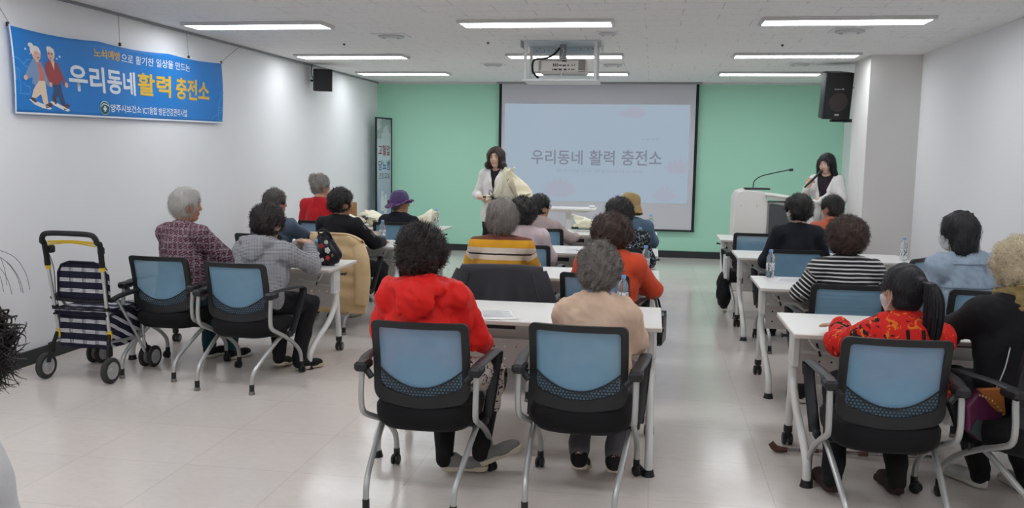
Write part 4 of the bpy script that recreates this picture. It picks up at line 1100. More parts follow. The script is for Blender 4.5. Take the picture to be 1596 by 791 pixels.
    if c.get('face'):
        for s in (-1, 1):
            MB().ball((s*.031, .0815, .0115), (.0120, .0075, .0042), 12, HM).obj('eye', plain('eye white', (215, 208, 200), .3), root)
            MB().ball((s*.031, .0865, .0115), (.0055, .0035, .0041), 10, HM).obj('iris', plain('dark iris', (32, 22, 18), .2), root)
            MB().tube([(s*.014, .092, .03), (s*.03, .091, .035), (s*.048, .079, .03)], [.0026, .0032, .0016], 6, 4, HM).obj('eyebrow', plain('dark eyebrow', (52, 40, 36), .7), root)
    if c.get('mask'):
        def mk(P):
            q = hq(P); d = head_sdf(q)-.005; d = smin(d, s_ell(q, (0, .07, -.045), (.036, .038, .045)), .03)
            return smax(smax(d, np.abs(q[:, 2]+.06)-.046, .008), -(q[:, 1]-.03-.12*np.abs(q[:, 2]+.055)), .006)
        surf_obj('face_mask', mk, HC-A(.16, .16, .16), HC+A(.16, .16, .16), .006, cloth('mask white', (226, 226, 226), None, 300), root)
        for s in (-1, 1):
            b = MB().tube([(s*.066, .046, -.02), (s*.083, .004, .012), (s*.086, -.018, .02), (s*.085, -.026, -.005), (s*.08, -.012, -.035), (s*.058, .046, -.09)], .0022, 6, 5, HM)
            b.obj('ear_loop', plain('white elastic', (232, 232, 230), .7), root)
    if c.get('glasses'):
        b = MB()
        for s in (-1, 1):
            b.tube([(s*.034+.024*math.cos(a), .106-.25*abs(.024*math.cos(a)+.01)*0, .008+.02*math.sin(a)) for a in [2*PI*i/16 for i in range(17)]], .0018, 6, 0, HM)
            b.tube([(s*.058, .104, .012), (s*.08, .05, .012), (s*.084, -.012, .008), (s*.08, -.03, -.015)], .002, 6, 3, HM)
        b.tube([(-.01, .107, .012), (.01, .107, .012)], .0018, 6, 0, HM); b.obj('glasses', plain('dark spectacle frame', (40, 34, 34), .3), root)
    return root, dict(NB=NB, HC=HC, HRM=HRM, HM=HM, u=u, r=r, fwd=fwd, pel=pel, T=T, Sh=Sh, arms=arms, top=top)
# ------------------------------------------------------------------ garments
def stripemat(name, stops, period, off=0.0):
    m = MT(name); v = m.coord(); a = m.attr('along'); n = m.noise(v, 6, 2)
    f = ((a+off+(n-.5)*.012)/period).frac()
    c = m.ramp(f, [(p, lin(q)) for p, q in stops], True); m.base(c).set(.85, 0, .25, sheen=.15).bump(m.noise(v, 260, 2), .25, .001); return m.m
m_mustard = stripemat('mustard striped knit', [(0, (204, 148, 44)), (.16, (214, 196, 178)), (.27, (36, 26, 28)), (.31, (206, 190, 176)), (.44, (212, 152, 36)), (.62, (112, 62, 48)), (.80, (40, 24, 26)), (.86, (222, 202, 172)), (.90, (208, 152, 44))], .30, .02)
m_bw = stripemat('black and white stripes', [(0, (26, 25, 29)), (.64, (206, 204, 202))], .026)
def florals(name, bg, cols, scale, thr=.5):
    m = MT(name); v = m.coord(); c = lin(bg)
    for i, (q, s_, t_) in enumerate(cols):
        vv = m.coord((1, 1, 1), rot=(.3*i, .5*i, .2*i)); d = m.noise(vv, scale*s_, 3, .55, 1.5); c = m.mix(d.gt(t_), c, lin(q))
    m.base(c).set(.75, 0, .25).bump(m.noise(v, 300, 2), .2, .001); return m.m
m_redflower = florals('red flowered quilt', (212, 36, 30), [((30, 22, 24), 1, .60), ((226, 120, 34), 1.2, .62), ((232, 176, 60), 2.0, .68), ((122, 20, 26), 1.7, .63)], 11)
m_blackflower = florals('white flowers on black', (24, 28, 34), [((178, 184, 190), 1, .58), ((70, 96, 120), 1.3, .62)], 34)
m_skirt = florals('cream print with navy flowers', (206, 194, 184), [((44, 42, 74), 1, .58), ((120, 92, 70), 1.4, .63)], 30)
def plaidmat():
    m = MT('burgundy woven plaid'); v = m.coord(); x, y, z = m.xyz(v); q = m.noise(v, 5, 2)
    u_ = x*.8+z*.6+y*.35; w_ = z*.8-x*.6+y*.35
    fine = ((u_*55).frac().lt(.5)+(z*75).frac().lt(.5)); f2 = ((x+y*.6)/.045).frac(); g2 = (z/.05).frac()
    c = m.mix(fine*.5, lin((50, 34, 44)), lin((112, 64, 80))); wl = f2.lt(.3).max(g2.lt(.3)); vo = m.noise(v, 120, 2).gt(.47)
    c = m.mix(wl*vo*.5, c, lin((176, 164, 170))); c = m.mix((w_*60).frac().lt(.25)*vo*.55, c, lin((190, 178, 182)))
    m.base(c).set(.85, 0, .2).bump(m.noise(v, 240, 2), .25, .001); return m.m
def ginghammat():
    m = MT('grey gingham'); v = m.coord(); x, y, z = m.xyz(v); a = m.attr('along')
    gx = ((x+y*.7)/.0095).frac().lt(.5); gz = (z/.0095).frac().lt(.5)
    c = m.mix((gx+gz)*.5, lin((196, 196, 200)), lin((58, 58, 64))); m.base(c).set(.8, 0, .25).bump(m.noise(v, 260, 2), .2, .001); return m.m
m_plaid, m_gingham = plaidmat(), ginghammat()
def denimmat():
    m = MT('washed denim'); v = m.coord(); x, y, z = m.xyz(v); n = m.noise(v, 26, 5, .7); f = m.noise(m.coord((1, 1, 4)), 160, 2)
    m.base(m.mix((n*.7+f*.4), lin((104, 124, 146)), lin((178, 192, 206)))).set(.85, 0, .2).bump(f, .3, .001); return m.m
m_denim = denimmat()
m_red = cloth('red windbreaker', (238, 34, 26), (216, 26, 22), 60, .6, .05, .1); m_tan = cloth('tan cotton', (226, 196, 172), (210, 178, 152)); m_orange = cloth('orange red fleece', (222, 82, 46), (202, 68, 38))
m_pink = cloth('pale pink cotton', (226, 204, 208)); m_taupe = cloth('taupe jersey', (190, 170, 164)); m_slate = cloth('slate blue shirt', (88, 112, 134)); m_navy = cloth('black navy wool', (28, 31, 40))
m_blk = cloth('black cotton', (24, 24, 28)); m_bluegrey = cloth('blue grey cotton', (84, 98, 118)); m_crimson = cloth('crimson knit', (206, 32, 40)); m_white = cloth('white suiting', (236, 233, 231), (226, 222, 221), 300)
m_khaki = cloth('olive scarf', (152, 130, 84)); m_greytr = cloth('grey trousers', (88, 86, 90)); m_teal = cloth('deep teal', (14, 74, 78)); m_lace = florals('dark lace', (30, 22, 28), [((86, 70, 78), 1, .58)], 60)
m_shb = cloth('black shoe', (24, 24, 27)); m_shg = cloth('grey canvas', (128, 126, 124)); m_sow = plain('off white sole', (206, 202, 192), .6); m_soc = plain('cream sole', (196, 184, 160), .6); m_brown = cloth('dark brown leather', (58, 42, 36)); m_shw = cloth('white trainer', (206, 206, 202))
h_black = hairmat((18, 16, 17), (44, 40, 40)); h_brown = hairmat((36, 25, 22), (78, 56, 46)); h_dark = hairmat((22, 17, 17), (52, 42, 40)); h_salt = hairmat((54, 50, 49), (150, 142, 136)); h_white = hairmat((146, 142, 136), (212, 208, 202)); h_blond = hairmat((186, 168, 132), (232, 220, 194)); h_grey = hairmat((92, 86, 80), (172, 166, 158))
h_whites = hairmat((140, 136, 130), (206, 202, 198), False); h_ash = hairmat((52, 47, 45), (158, 150, 142), False); h_sleek = hairmat((14, 13, 15), (38, 36, 40), False); h_bobbr = hairmat((34, 24, 22), (72, 54, 48), False)
SK1, SK2, SK3 = (214, 168, 142), (200, 150, 120), (226, 186, 164)
lapL, lapR = None, None
PE = {}
def P_(k, label, x, y, rz, **c): PE[k] = person(label, (x, y), rz, c)
# middle tables
P_('red', 'person in a red hooded jacket with big dark permed hair, seen from behind', -1.09, 4.09, -.05, ht=1.295, w=1.0, fat=1.05, lean=.06, hoff=(-.02, .03, 0), top=m_red, hood=True, puff=.022, hem=-.16, fold=.011, seed=3, bottom=m_skirt, loose=.035, legcut=.36,
   lL=((.0, .40, .50), (.07, .16, .10), (.22, .21, .04)), lR=((.27, .28, .50), (.25, .21, .13), (.38, .27, .12)), R=((.235, .12, .74), (.24, .28, .67), (-.1, 1, -.1), (0, 0, -1), .3), L=((-.235, .1, .74), (-.12, .3, .67), (.3, 1, -.1), (0, 0, -1), .3), sock=.28, shoe=m_shg, sole=m_soc, tuck=True, hair=dict(style='perm', w=.236, h=.13, d=.13, amp=.007, lam=.03, strands=3800, slen=.03, mat=h_dark), lod=.007)
P_('tan', 'person in a tan jacket with short salt-and-pepper curls, seen from behind', -.245, 4.2, -.04, ht=1.22, w=.80, fat=1.0, lean=.08, head=(.06, .12, 0), hoff=(.0, .035, 0), top=m_tan, collar=.02, puff=.022, hem=-.20, fold=.010, seed=2, bottom=m_greytr, L=((-.18, .13, .73), (-.10, .34, .68), (.3, 1, -.1), (0, 0, -1), .3), R=((.18, .13, .73), (.10, .34, .68), (-.3, 1, -.1), (0, 0, -1), .3),
   lL=((-.10, .42, .48), (-.075, .06, .145), (-.075, .19, .05)), lR=((.13, .42, .48), (.10, .07, .14), (.10, .20, .05)), shoe=m_shb, sole=m_soc, tuck=True, hair=dict(style='crop', w=.208, h=.118, d=.115, amp=.006, lam=.03, strands=2600, slen=.022, mat=h_salt), lod=.007)
P_('stripe', 'person in a mustard striped sweater with an ash-grey bob, seen from behind', -1.04, 6.03, 0, ht=1.335, w=.98, fat=1.05, lean=.06, top=m_mustard, top_name='sweater', collar=.018, puff=.016, hem=-.12, bottom=m_greytr, L=((-.275, .12, .76), (-.22, .42, .745), (.2, 1, 0), (0, 0, -1), .2), R=((.265, .1, .75), (.14, .36, .70), (-.2, 1, 0), (0, 0, -1), .2),
   shoe=m_shb, hair=dict(style='bob', w=.222, h=.125, d=.13, amp=.004, strands=2600, slen=.035, mat=h_ash))
P_('orange', 'person in an orange-red jacket with a full dark brown perm, seen from behind', -.27, 5.96, -.1, ht=1.25, w=1.0, fat=1.1, lean=.1, head=(.1, .1, 0), top=m_orange, puff=.024, hem=-.12, bottom=m_blk, R=((.29, .16, .72), (.16, .40, .70), (-.3, 1, 0), (0, 0, -1), .2), shoe=m_shb, hair=dict(style='perm', w=.285, h=.13, d=.14, amp=.006, strands=2600, slen=.022, mat=h_brown))
P_('pink', 'person in a pale pink top with fluffy black hair, seen from behind', -1.12, 7.56, 0, ht=1.27, w=1.0, fat=1.05, lean=.08, top=m_pink, hem=-.12, bottom=m_greytr, shoe=m_shb, hair=dict(style='perm', w=.255, h=.13, amp=.006, strands=2000, mat=h_black), lod=.009)
P_('flower', 'person in a black blouse with white flowers and puffy black hair, seen from behind', -.26, 7.6, -.05, ht=1.28, w=1.02, lean=.08, side=.04, hoff=(-.03, .03, 0), top=m_blackflower, top_name='blouse', hem=-.12, bottom=m_blk, shoe=m_shb, hair=dict(style='perm', w=.245, h=.13, amp=.005, strands=2000, mat=h_black), lod=.009)
P_('glasses', 'person with black hair and glasses in a taupe jacket, turned to the right', -1.2, 9.3, -.25, ht=1.215, w=1.05, lean=.12, head=(-1.0, .05, 0), top=m_taupe, collar=.012, hem=-.12, bottom=m_greytr, glasses=1, R=((.33, .12, .74), (.3, .4, .74), (0, 1, 0), (0, 0, -1), .2), shoe=m_shb, skin=SK1, hair=dict(style='crop', w=.22, h=.12, amp=.003, strands=1200, mat=h_black), lod=.009)
P_('buckethat', 'person in a tan bucket hat and slate-blue shirt near the screen', -.23, 9.35, -.1, ht=1.235, w=1.08, fat=1.1, lean=.08, head=(-.6, .2, 0), top=m_slate, top_name='shirt', collar=.015, puff=.022, hem=-.12, bottom=m_blk, shoe=m_shb, skin=SK2, hair=dict(style='crop', w=.19, h=.1, amp=.003, strands=600, mat=h_salt), lod=.009)
# tables by the left wall
P_('plaid', 'person with white hair in a burgundy woven plaid shirt, face turned to the right', -3.47, 6.02, -.25, ht=1.36, w=1.08, fat=1.08, lean=.06, twist=-.12, head=(-1.0, .06, 0), hoff=(.015, .03, 0), top=m_plaid, top_name='shirt', collar=.022, puff=.02, hem=-.2, fold=.006, seed=4, bottom=m_teal, skin=(196, 136, 106), R=((.36, .18, .78), (.20, .50, .755), (-.5, 1, 0), (0, 0, -1), .2), L=((-.28, .16, .78), (-.06, .5, .755), (.6, 1, 0), (0, 0, -1), .2),
   lL=((-.1, .40, .50), (-.03, .30, .085), (-.03, .42, .03)), lR=((.17, .40, .50), (.17, .32, .085), (.18, .46, .03)), shoe=m_shb, sole=m_sow, hair=dict(style='crop', w=.212, h=.122, d=.118, amp=.0035, lam=.06, strands=1800, slen=.03, mat=h_whites, curl=False, face=(.08, .108)), lod=.006, face=1)
P_('gingham', 'person in a grey gingham hooded jacket with short dark hair, hands raised together', -2.80, 5.85, -.22, ht=1.255, w=1.06, fat=1.12, lean=.30, head=(-.30, .2, 0), hoff=(.0, .05, 0), top=m_gingham, hood=True, puff=.024, hem=-.16, fold=.007, seed=5, bottom=m_blk, skin=SK1, R=((.24, .36, .80), (.10, .53, .91), (-.8, .35, .45), (-.5, -.3, -.6), .75), L=((-.20, .40, .80), (-.02, .58, .91), (.9, .1, .45), (.4, -.3, -.6), .75),
   lL=((-.1, .42, .50), (.03, .22, .12), (.0, .34, .04)), lR=((.17, .42, .50), (.17, .27, .09), (.21, .40, .03)), shoe=m_shb, sole=m_soc, tuck=True, hair=dict(style='crop', w=.238, h=.125, d=.125, amp=.006, strands=2200, slen=.022, mat=h_dark), lod=.0055)
P_('bluegrey', 'person in a blue-grey shirt with thin dark hair behind the gingham jacket', -3.57, 7.83, -.2, ht=1.275, w=1.02, lean=.1, head=(-.7, .05, 0), top=m_bluegrey, top_name='shirt', collar=.015, puff=.02, hem=-.12, bottom=m_blk, skin=SK2, R=((.3, .22, .78), (.2, .5, .755), (-.3, 1, 0), (0, 0, -1), .2), shoe=m_shb, hair=dict(style='crop', w=.205, h=.115, amp=.004, strands=1200, mat=hairmat((34, 30, 30), (96, 88, 84))), lod=.008)
P_('blackjacket', 'person with short black hair and a black sporty jacket, sitting before the beige coat', -2.92, 7.84, -.3, ht=1.295, w=1.08, lean=.1, head=(-.95, .05, 0), top=m_blk, collar=.02, puff=.022, hem=-.1, bottom=m_blk, skin=SK2, R=((.27, .22, .78), (.16, .50, .755), (-.3, 1, 0), (0, 0, -1), .2), shoe=m_shb, sole=m_sow, lR=((.2, .42, .5), (.2, .42, .085), (.22, .56, .03)), hair=dict(style='crop', w=.235, h=.122, d=.12, amp=.006, strands=2000, mat=h_black, face=(.08, .105)), lod=.007, face=1)
P_('bun', 'person in a red cardigan with grey hair pinned up in a bun', -3.74, 9.46, -.1, ht=1.375, w=1.0, lean=.06, head=(-.75, .1, 0), top=m_crimson, top_name='cardigan', collar=.012, hem=-.12, bottom=m_blk, skin=SK1, shoe=m_shb, hair=dict(style='bun', w=.2, h=.118, amp=.005, strands=1600, mat=h_grey, face=(.085, .11)), lod=.008)
P_('purplehat', 'person in a purple flowered hat and dark jacket, facing right', -2.83, 9.52, -.2, ht=1.2, w=1.05, lean=.1, head=(-1.0, .0, 0), top=m_navy, puff=.02, hem=-.12, bottom=m_blk, skin=SK2, shoe=m_shb, hair=dict(style='crop', w=.185, h=.095, amp=.003, strands=300, mat=h_salt), lod=.008)
# tables on the right
P_('girl', 'ponytailed person in a red flowered jacket and white face mask, hand on the table', 1.2, 4.23, .12, ht=1.16, w=.93, lean=.2, head=(.38, .04, 0), hoff=(.0, .04, 0), top=m_redflower, collar=.022, puff=.022, hem=-.2, fold=.007, seed=6, bottom=m_blk, skin=(222, 176, 150), mask=1, L=((-.235, .25, .74), (-.15, .47, .785), (-.3, 1, -.12), (0, 0, -1), .12), R=((.215, .2, .74), (.15, .44, .765), (0, 1, 0), (0, 0, -1), .2),
   lL=((-.17, .40, .48), (-.26, .14, .10), (-.27, .28, .03)), lR=((.10, .40, .48), (.06, .16, .09), (.06, .30, .03)), shoe=m_brown, sole=m_brown, hair=dict(style='pony', w=.185, h=.105, amp=.0025, strands=1400, slen=.03, mat=h_sleek), lod=.006)
P_('blond', 'person with blond permed hair, black jacket and olive scarf at the right edge', 1.77, 4.4, .3, ht=1.28, w=1.12, fat=1.1, lean=.12, head=(.25, .15, 0), top=m_blk, puff=.022, hem=-.14, bottom=m_blk, skin=SK1, L=((-.29, .22, .79), (-.1, .4, .74), (.6, 1, -.1), (0, 0, -1), .3), lL=((-.05, .42, .50), (-.02, .20, .085), (-.05, .34, .03)), lR=((.2, .42, .5), (.16, .10, .085), (.18, .24, .03)), shoe=m_shw, sole=m_sow, hair=dict(style='perm', w=.215, h=.125, d=.13, amp=.006, strands=3800, slen=.026, mat=h_blond), lod=.007)
P_('zebra', 'person in a black and white striped top with a full dark perm, seen from behind', 1.27, 5.88, .05, ht=1.275, w=.98, fat=1.05, lean=.1, side=.0, top=m_bw, top_name='sweater', puff=.018, hem=-.12, bottom=m_blk, L=((-.28, .06, .76), (-.18, .30, .66), (.4, 1, 0), (0, 0, -1), .3), R=((.3, .1, .76), (.12, .36, .68), (-.2, 1, 0), (0, 0, -1), .2), shoe=m_shw, sole=m_sow, lL=((-.12, .4, .5), (-.2, .12, .085), (-.2, .26, .03)), hair=dict(style='perm', w=.258, h=.13, d=.135, amp=.005, strands=2600, slen=.022, mat=h_brown))
P_('denim', 'person in a washed denim jacket with black layered hair and a face mask', 2.01, 5.9, .25, ht=1.325, w=1.08, fat=1.05, lean=.05, head=(.75, .05, 0), hoff=(-.06, .03, 0), top=m_denim, collar=.024, puff=.024, hem=-.12, fold=.009, seed=7, bottom=m_blk, skin=SK3, mask=1, shoe=m_shb, hair=dict(style='shag', w=.215, h=.115, d=.115, amp=.004, strands=2200, slen=.03, mat=h_sleek, face=(.075, .108)), lod=.007)
P_('suit', 'person in a black jacket with short black hair in front of the podium', 1.275, 7.88, .05, ht=1.33, w=.92, lean=.06, head=(.55, .1, 0), top=m_navy, collar=.018, puff=.022, hem=-.12, bottom=m_blk, skin=SK3, mask=1, shoe=m_shb, hair=dict(style='crop', w=.232, h=.122, d=.122, amp=.004, strands=1600, mat=h_black), lod=.008)
P_('orangecollar', 'person with cropped black hair and an orange collar, before the pillar', 1.86, 9.42, .15, ht=1.265, w=1.0, lean=.06, head=(.7, .1, 0), top=cloth('orange knit', (206, 104, 74)), top_name='sweater', collar=.018, hem=-.12, bottom=m_blk, skin=SK2, shoe=m_shb, hair=dict(style='crop', w=.215, h=.112, amp=.003, strands=1200, mat=h_black), lod=.009)
# standing speakers
P_('presenter', 'standing person in a white blazer holding a cream bouquet, facing the room', -1.93, 10.8, PI-.12, sit=False, ht=1.725, w=.9, lean=.0, head=(.0, .02, .02), face=1, top=m_white, open=.30, inner=m_blk, hem=-.12, puff=.014, collar=0, cut=.72, bottom=m_blk, skin=SK3, shoe=m_blk, R=((.25, .0, 1.12), (.13, .24, 1.10), (-.75, .6, .05), (.0, .2, -1), .8), L=((-.27, .03, 1.12), (-.10, .27, 1.06), (.75, .6, .05), (0, .2, -1), .8), hair=dict(style='flip', w=.235, h=.12, amp=.003, strands=2200, slen=.03, mat=h_bobbr, face=(.07, .115), fcz=-.03, fdp=.02), lod=.0055)
P_('host', 'standing person in a white jacket speaking into a microphone behind the podium', 2.2, 11.62, PI-.55, sit=False, ht=1.71, w=.92, lean=.05, head=(-.1, .16, 0), face=1, top=m_white, open=.12, inner=m_lace, hem=-.14, puff=.015, cut=.9, bottom=m_blk, skin=SK3, shoe=m_blk, R=((.27, .06, 1.12), (.16, .24, 1.29), (-.55, .2, .8), (-.2, -1, 0), 1.0), L=((-.25, .1, 1.14), (-.02, .34, 1.12), (.9, .4, -.1), (0, 0, -1), .3), hair=dict(style='long', w=.215, h=.116, amp=.0025, strands=1800, slen=.035, mat=h_sleek, face=(.068, .105), fcz=-.045, fdp=.025), lod=.0055)
# at the very edge, close to the camera
P_('edge', 'standing person with loose dark curls in a pale top, cut off at the left edge', -1.345, 1.3, -.2, sit=False, ht=1.62, w=.9, lean=.0, head=(.3, 0, 0), hoff=(.04, .03, 0), top=cloth('pale grey top', (206, 206, 208)), hem=-.16, puff=.02, bottom=m_greytr, shoe=m_shb, hair=dict(style='shag', w=.2, h=.12, amp=.008, lam=.05, strands=600, slen=.03, mat=h_dark), lod=.009)
rt, g = PE['edge']; b = MB(); rr = random.Random(3)
Ri = Matrix.Rotation(-rt.rotation_euler[2], 4, 'Z')
for k in range(620):     # curls at the ends of the hair
    x0, y_, z0 = -1.19+.05*rr.random(), 1.3+rr.uniform(-.05, .05), 1.40-.14*rr.random(); x1, z1 = -1.10+rr.gauss(0, .014), rr.uniform(1.235, 1.335); cr_, ph, tn = rr.uniform(.005, .018), rr.uniform(0, 6.28), rr.uniform(5, 10); pts = []
    for j in range(15):
        t_ = j/14; pts.append(Ri @ (Vector((x0+(x1-x0)*t_**.8+cr_*t_*math.cos(ph+tn*t_), y_+cr_*t_*math.sin(ph+tn*t_), z0+(z1-z0)*t_**1.2+cr_*t_*math.sin(ph+tn*t_)))-Vector(rt.location)))
    b.tube(pts, [.0019]*11+[.0013, .001, .0007, .0004], 5, 2)
for k in range(6):      # stray hairs standing out from the head
    q = rr.uniform(-.03, .03); e_ = rr.uniform(.0, .05); pts = [Ri @ (Vector((x+q*.5, 1.3+q, z+e_*.5))-Vector(rt.location)) for x, z in ((-1.17, 1.43), (-1.12, 1.46), (-1.07, 1.452), (-1.035-e_*.4, 1.425), (-1.022-e_*.6, 1.395))]
    b.tube(pts, .00045, 4, 4)
b.obj('loose_curls', h_dark, rt)
def skinpt(g, q, x, back=True, lift=.005):
    """point on the garment's surface at trunk height q (0..1 of the trunk) and sideways x, from behind or from the front"""
    sg = -1 if back else 1; ys = np.linspace(.34, .0, 120)*sg
    P = np.array([g['pel']+g['u']*g['T']*q+g['r']*x+g['fwd']*y for y in ys]).astype(f4); F = g['top'](P); k = int(np.argmax(F < 0)) if (F < 0).any() else 80
    return Vector(g['pel']+g['u']*g['T']*q+g['r']*x+g['fwd']*(ys[k]+sg*lift))
# second pass of details on people: hats, collars, scarf, microphone
def on(k): return PE[k][0], PE[k][1]
rt, g = on('purplehat')
def hatwob(j, a, r, z): return (r*(1+.03*math.sin(3*a+j)), z+(.02*math.sin(a*2+.6)+.035*max(0, math.cos(a-PI/2)) if j >= 5 else .004*math.sin(5*a)))
m_purple = cloth('purple felt', (92, 74, 120)); m_purplef = florals('purple flowered brim', (74, 48, 100), [((190, 150, 180), 1, .6), ((150, 70, 110), 1.5, .62)], 40)
HT = g['HM'] @ Matrix.Translation((0, -.01, .035)) @ Matrix.Rotation(.12, 4, 'X')
MB().lathe([(.001, .112), (.05, .106), (.085, .085), (.104, .045), (.11, .0), (.112, -.02)], 32, HT, hatwob).obj('hat_crown', m_purple, rt, 60, solid=.004)
MB().lathe([(.109, .0), (.112, -.01), (.118, -.022), (.13, -.03), (.14, -.036), (.15, -.04), (.165, -.046), (.168, -.05)], 40, HT, hatwob).obj('hat_brim', m_purplef, rt, 60, solid=.005)
MB().ball((-.03, -.115, -.01), (.03, .02, .03), 10, HT).obj('hat_bow', m_purplef, rt)
rt, g = on('buckethat'); m_buck = cloth('tan hat cotton', (186, 156, 104)); HT = g['HM'] @ Matrix.Translation((0, -.005, .03)) @ Matrix.Rotation(-.05, 4, 'X')
MB().lathe([(.001, .115), (.06, .112), (.09, .095), (.103, .05), (.109, .005), (.111, -.015)], 32, HT).obj('hat_crown', m_buck, rt, 50, solid=.004)
MB().lathe([(.108, .0), (.116, -.02), (.135, -.055), (.15, -.085), (.152, -.09)], 36, HT, lambda j, a, r, z: (r*(1+.04*math.sin(4*a)), z+.006*math.sin(3*a))).obj('hat_brim', m_buck, rt, 60, solid=.005)
def scarf(k, mat, nm, R0, th, hz, z0, back=0.0, n_=.006):
    """rumpled ring of cloth round the neck; th thickness, hz half height, back adds a fold at the nape"""
    rt, g = on(k); B_ = np.stack([g['r'], g['fwd'], g['u']], 1).astype(f4)
    def E_(P):
        q = (P-g['NB'].astype(f4))@B_; rad = np.sqrt(q[:, 0]**2+(q[:, 1]-.012)**2)-R0-np.maximum(0, -(q[:, 2]-z0))*.7
        d = np.sqrt(rad**2+np.maximum(np.abs(q[:, 2]-z0+.25*np.minimum(q[:, 1], .04))-hz, 0)**2)-th
        if back: d = smin(d, s_ell(q, (0, -.085, z0-.03), (.09, .03, .05)), .03)
        return d-wob(P, .06, 5, 4)*n_
    surf_obj(nm, E_, g['NB']-.2, g['NB']+.2, .007, mat, rt)
scarf('blond', m_khaki, 'scarf', .085, .022, .03, .02, 1, .009); scarf('tan', cloth('lilac grey scarf', (150, 142, 168)), 'scarf', .062, .009, .018, .042)
scarf('red', m_red, 'stand_collar', .088, .009, .028, .01, 0, .007); scarf('orangecollar', cloth('orange knit', (206, 104, 74)), 'scarf', .075, .018, .02, .02)
rt, g = on('presenter'); R_ = None
# lapels and seams
for k, z0 in (('presenter', .30), ('host', .12)):
    rt, g = on(k); b = MB()
    for s in (-1, 1):
        pts = [skinpt(g, t_/g['T'], s*((t_-z0)*.24+.02), False) for t_ in np.linspace(z0+.02, g['T']-.05, 7)]
        b.tube(pts, [.006, .014, .02, .024, .024, .02, .012], 10, 4, None, (1.0, .35))
    b.obj('lapel', m_white, rt, 60)
rt, g = on('host'); b = MB(); b.tube([skinpt(g, .62, x, False) for x in (-.15, -.12, -.09)], .003, 6, 3); b.obj('pocket_trim', m_blk, rt)
rt, g = on('presenter'); b = MB(); b.ball(skinpt(g, .80, -.12, False), (.02, .008, .008), 8); b.obj('brooch', plain('dark brooch', (70, 74, 86), .4), rt)
rt, g = on('blackjacket'); S_, E_ = g['Sh'][1], g['arms'][1][0]; W_ = g['arms'][1][1]
for a0, a1, t0, t1 in ((S_, E_, .1, .3), (S_, E_, .55, .75), (E_, W_, .2, .4)):
    d_ = nrm(a1-a0); up_ = nrm(A(.5, -.5, .7)-d_*np.dot(d_, A(.5, -.5, .7)))
    MB().tube([Vector(a0+(a1-a0)*t0+up_*.058), Vector(a0+(a1-a0)*(t0+t1)/2+up_*.062), Vector(a0+(a1-a0)*t1+up_*.055)], .02, 10, 4, None, (1, .5)).obj('sleeve_patch', cloth('grey patch', (104, 106, 112)), rt)
rt, g = on('denim'); b = MB(); dks = cloth('dark denim seam', (112, 128, 146))
for q, w_ in ((.60, .2), (.93, .14)): MB().tube([skinpt(g, q, x) for x in np.linspace(-w_, w_, 15)], .0028, 6, 3).obj('seam', dks, rt)
rt, g = on('tan'); MB().tube([skinpt(g, .70+.014*math.sin(x*80), x) for x in np.linspace(-.15, .15, 44)], .003, 6, 1).obj('scalloped_seam', cloth('tan seam', (180, 150, 126)), rt)
rt, g = on('girl')
for x in (-.03, .035): MB().tube([skinpt(g, q, x) for q in (.96, .85, .7, .55)], .008, 8, 4, None, (1, .5)).obj('black_ribbon', m_blk, rt)
# ------------------------------------------------------------------ bottles
m_clear = MT('clear plastic'); m_clear.base((.9, .93, .95, 1)).set(.08, 0, .5, trans=.9, ior=1.2); m_clear = m_clear.m
m_cap = plain('light blue cap', (120, 164, 214), .4)
def labelmat():
    m = MT('bottle label'); x, y, z = m.xyz(m.coord()); n = m.noise(m.coord((1, 1, .5)), 90, 3)
    m.base(m.mix(n.gt(.52)*.9, lin((222, 224, 228)), lin((88, 90, 104)))).set(.4); return m.m
m_blabel = labelmat()
def bottle(loc, label, first=[None]):
    if first[0]: return dup(first[0], loc, random.uniform(0, 6), label)
    t = thing('water_bottle', label, 'bottle', loc, 0, 'water bottles on the tables'); first[0] = t
    pr = [(.001, .004), (.024, .0), (.031, .006), (.032, .02)]
    for k in range(8): z = .03+.014*k; pr += [(.0325, z), (.0305, z+.007)]
    pr += [(.0325, .145), (.031, .16), (.02, .182), (.0135, .19), (.0132, .2)]
    MB().lathe(pr, 24).obj('bottle_body', m_clear, t, 50)
    MB().lathe([(.001, .197), (.0155, .197), (.0158, .214), (.0145, .217), (.001, .217)], 20).obj('cap', m_cap, t)
    MB().lathe([(.0329, .055), (.0332, .056), (.0332, .115), (.0329, .116)], 24).obj('wrapper_label', m_blabel, t); return t
for loc, lab in [((-2.65, 10.6, TH), 'water bottle at the right end of the table before the purple hat'), ((-2.76, 8.74, TH), 'water bottle standing by the snack and paper cup'), ((-.15, 5.2, TH), 'water bottle half hidden by the tan jacket shoulder'),
    ((-.03, 6.97, TH), 'water bottle by the sleeve of the orange-red jacket'), ((.0, 10.66, TH), 'water bottle beside the tan bucket hat, by the screen'), ((.93, 6.95, TH), 'water bottle left of the black and white stripes'), ((2.3, 8.42, TH), 'water bottle behind the denim shoulder, by the wall'),
    ((-.1, 8.7, TH), 'water bottle right of the white-flowered blouse'), ((-2.66, 6.66, TH), 'water bottle at the raised hands of the gingham jacket')]: bottle(loc, lab)
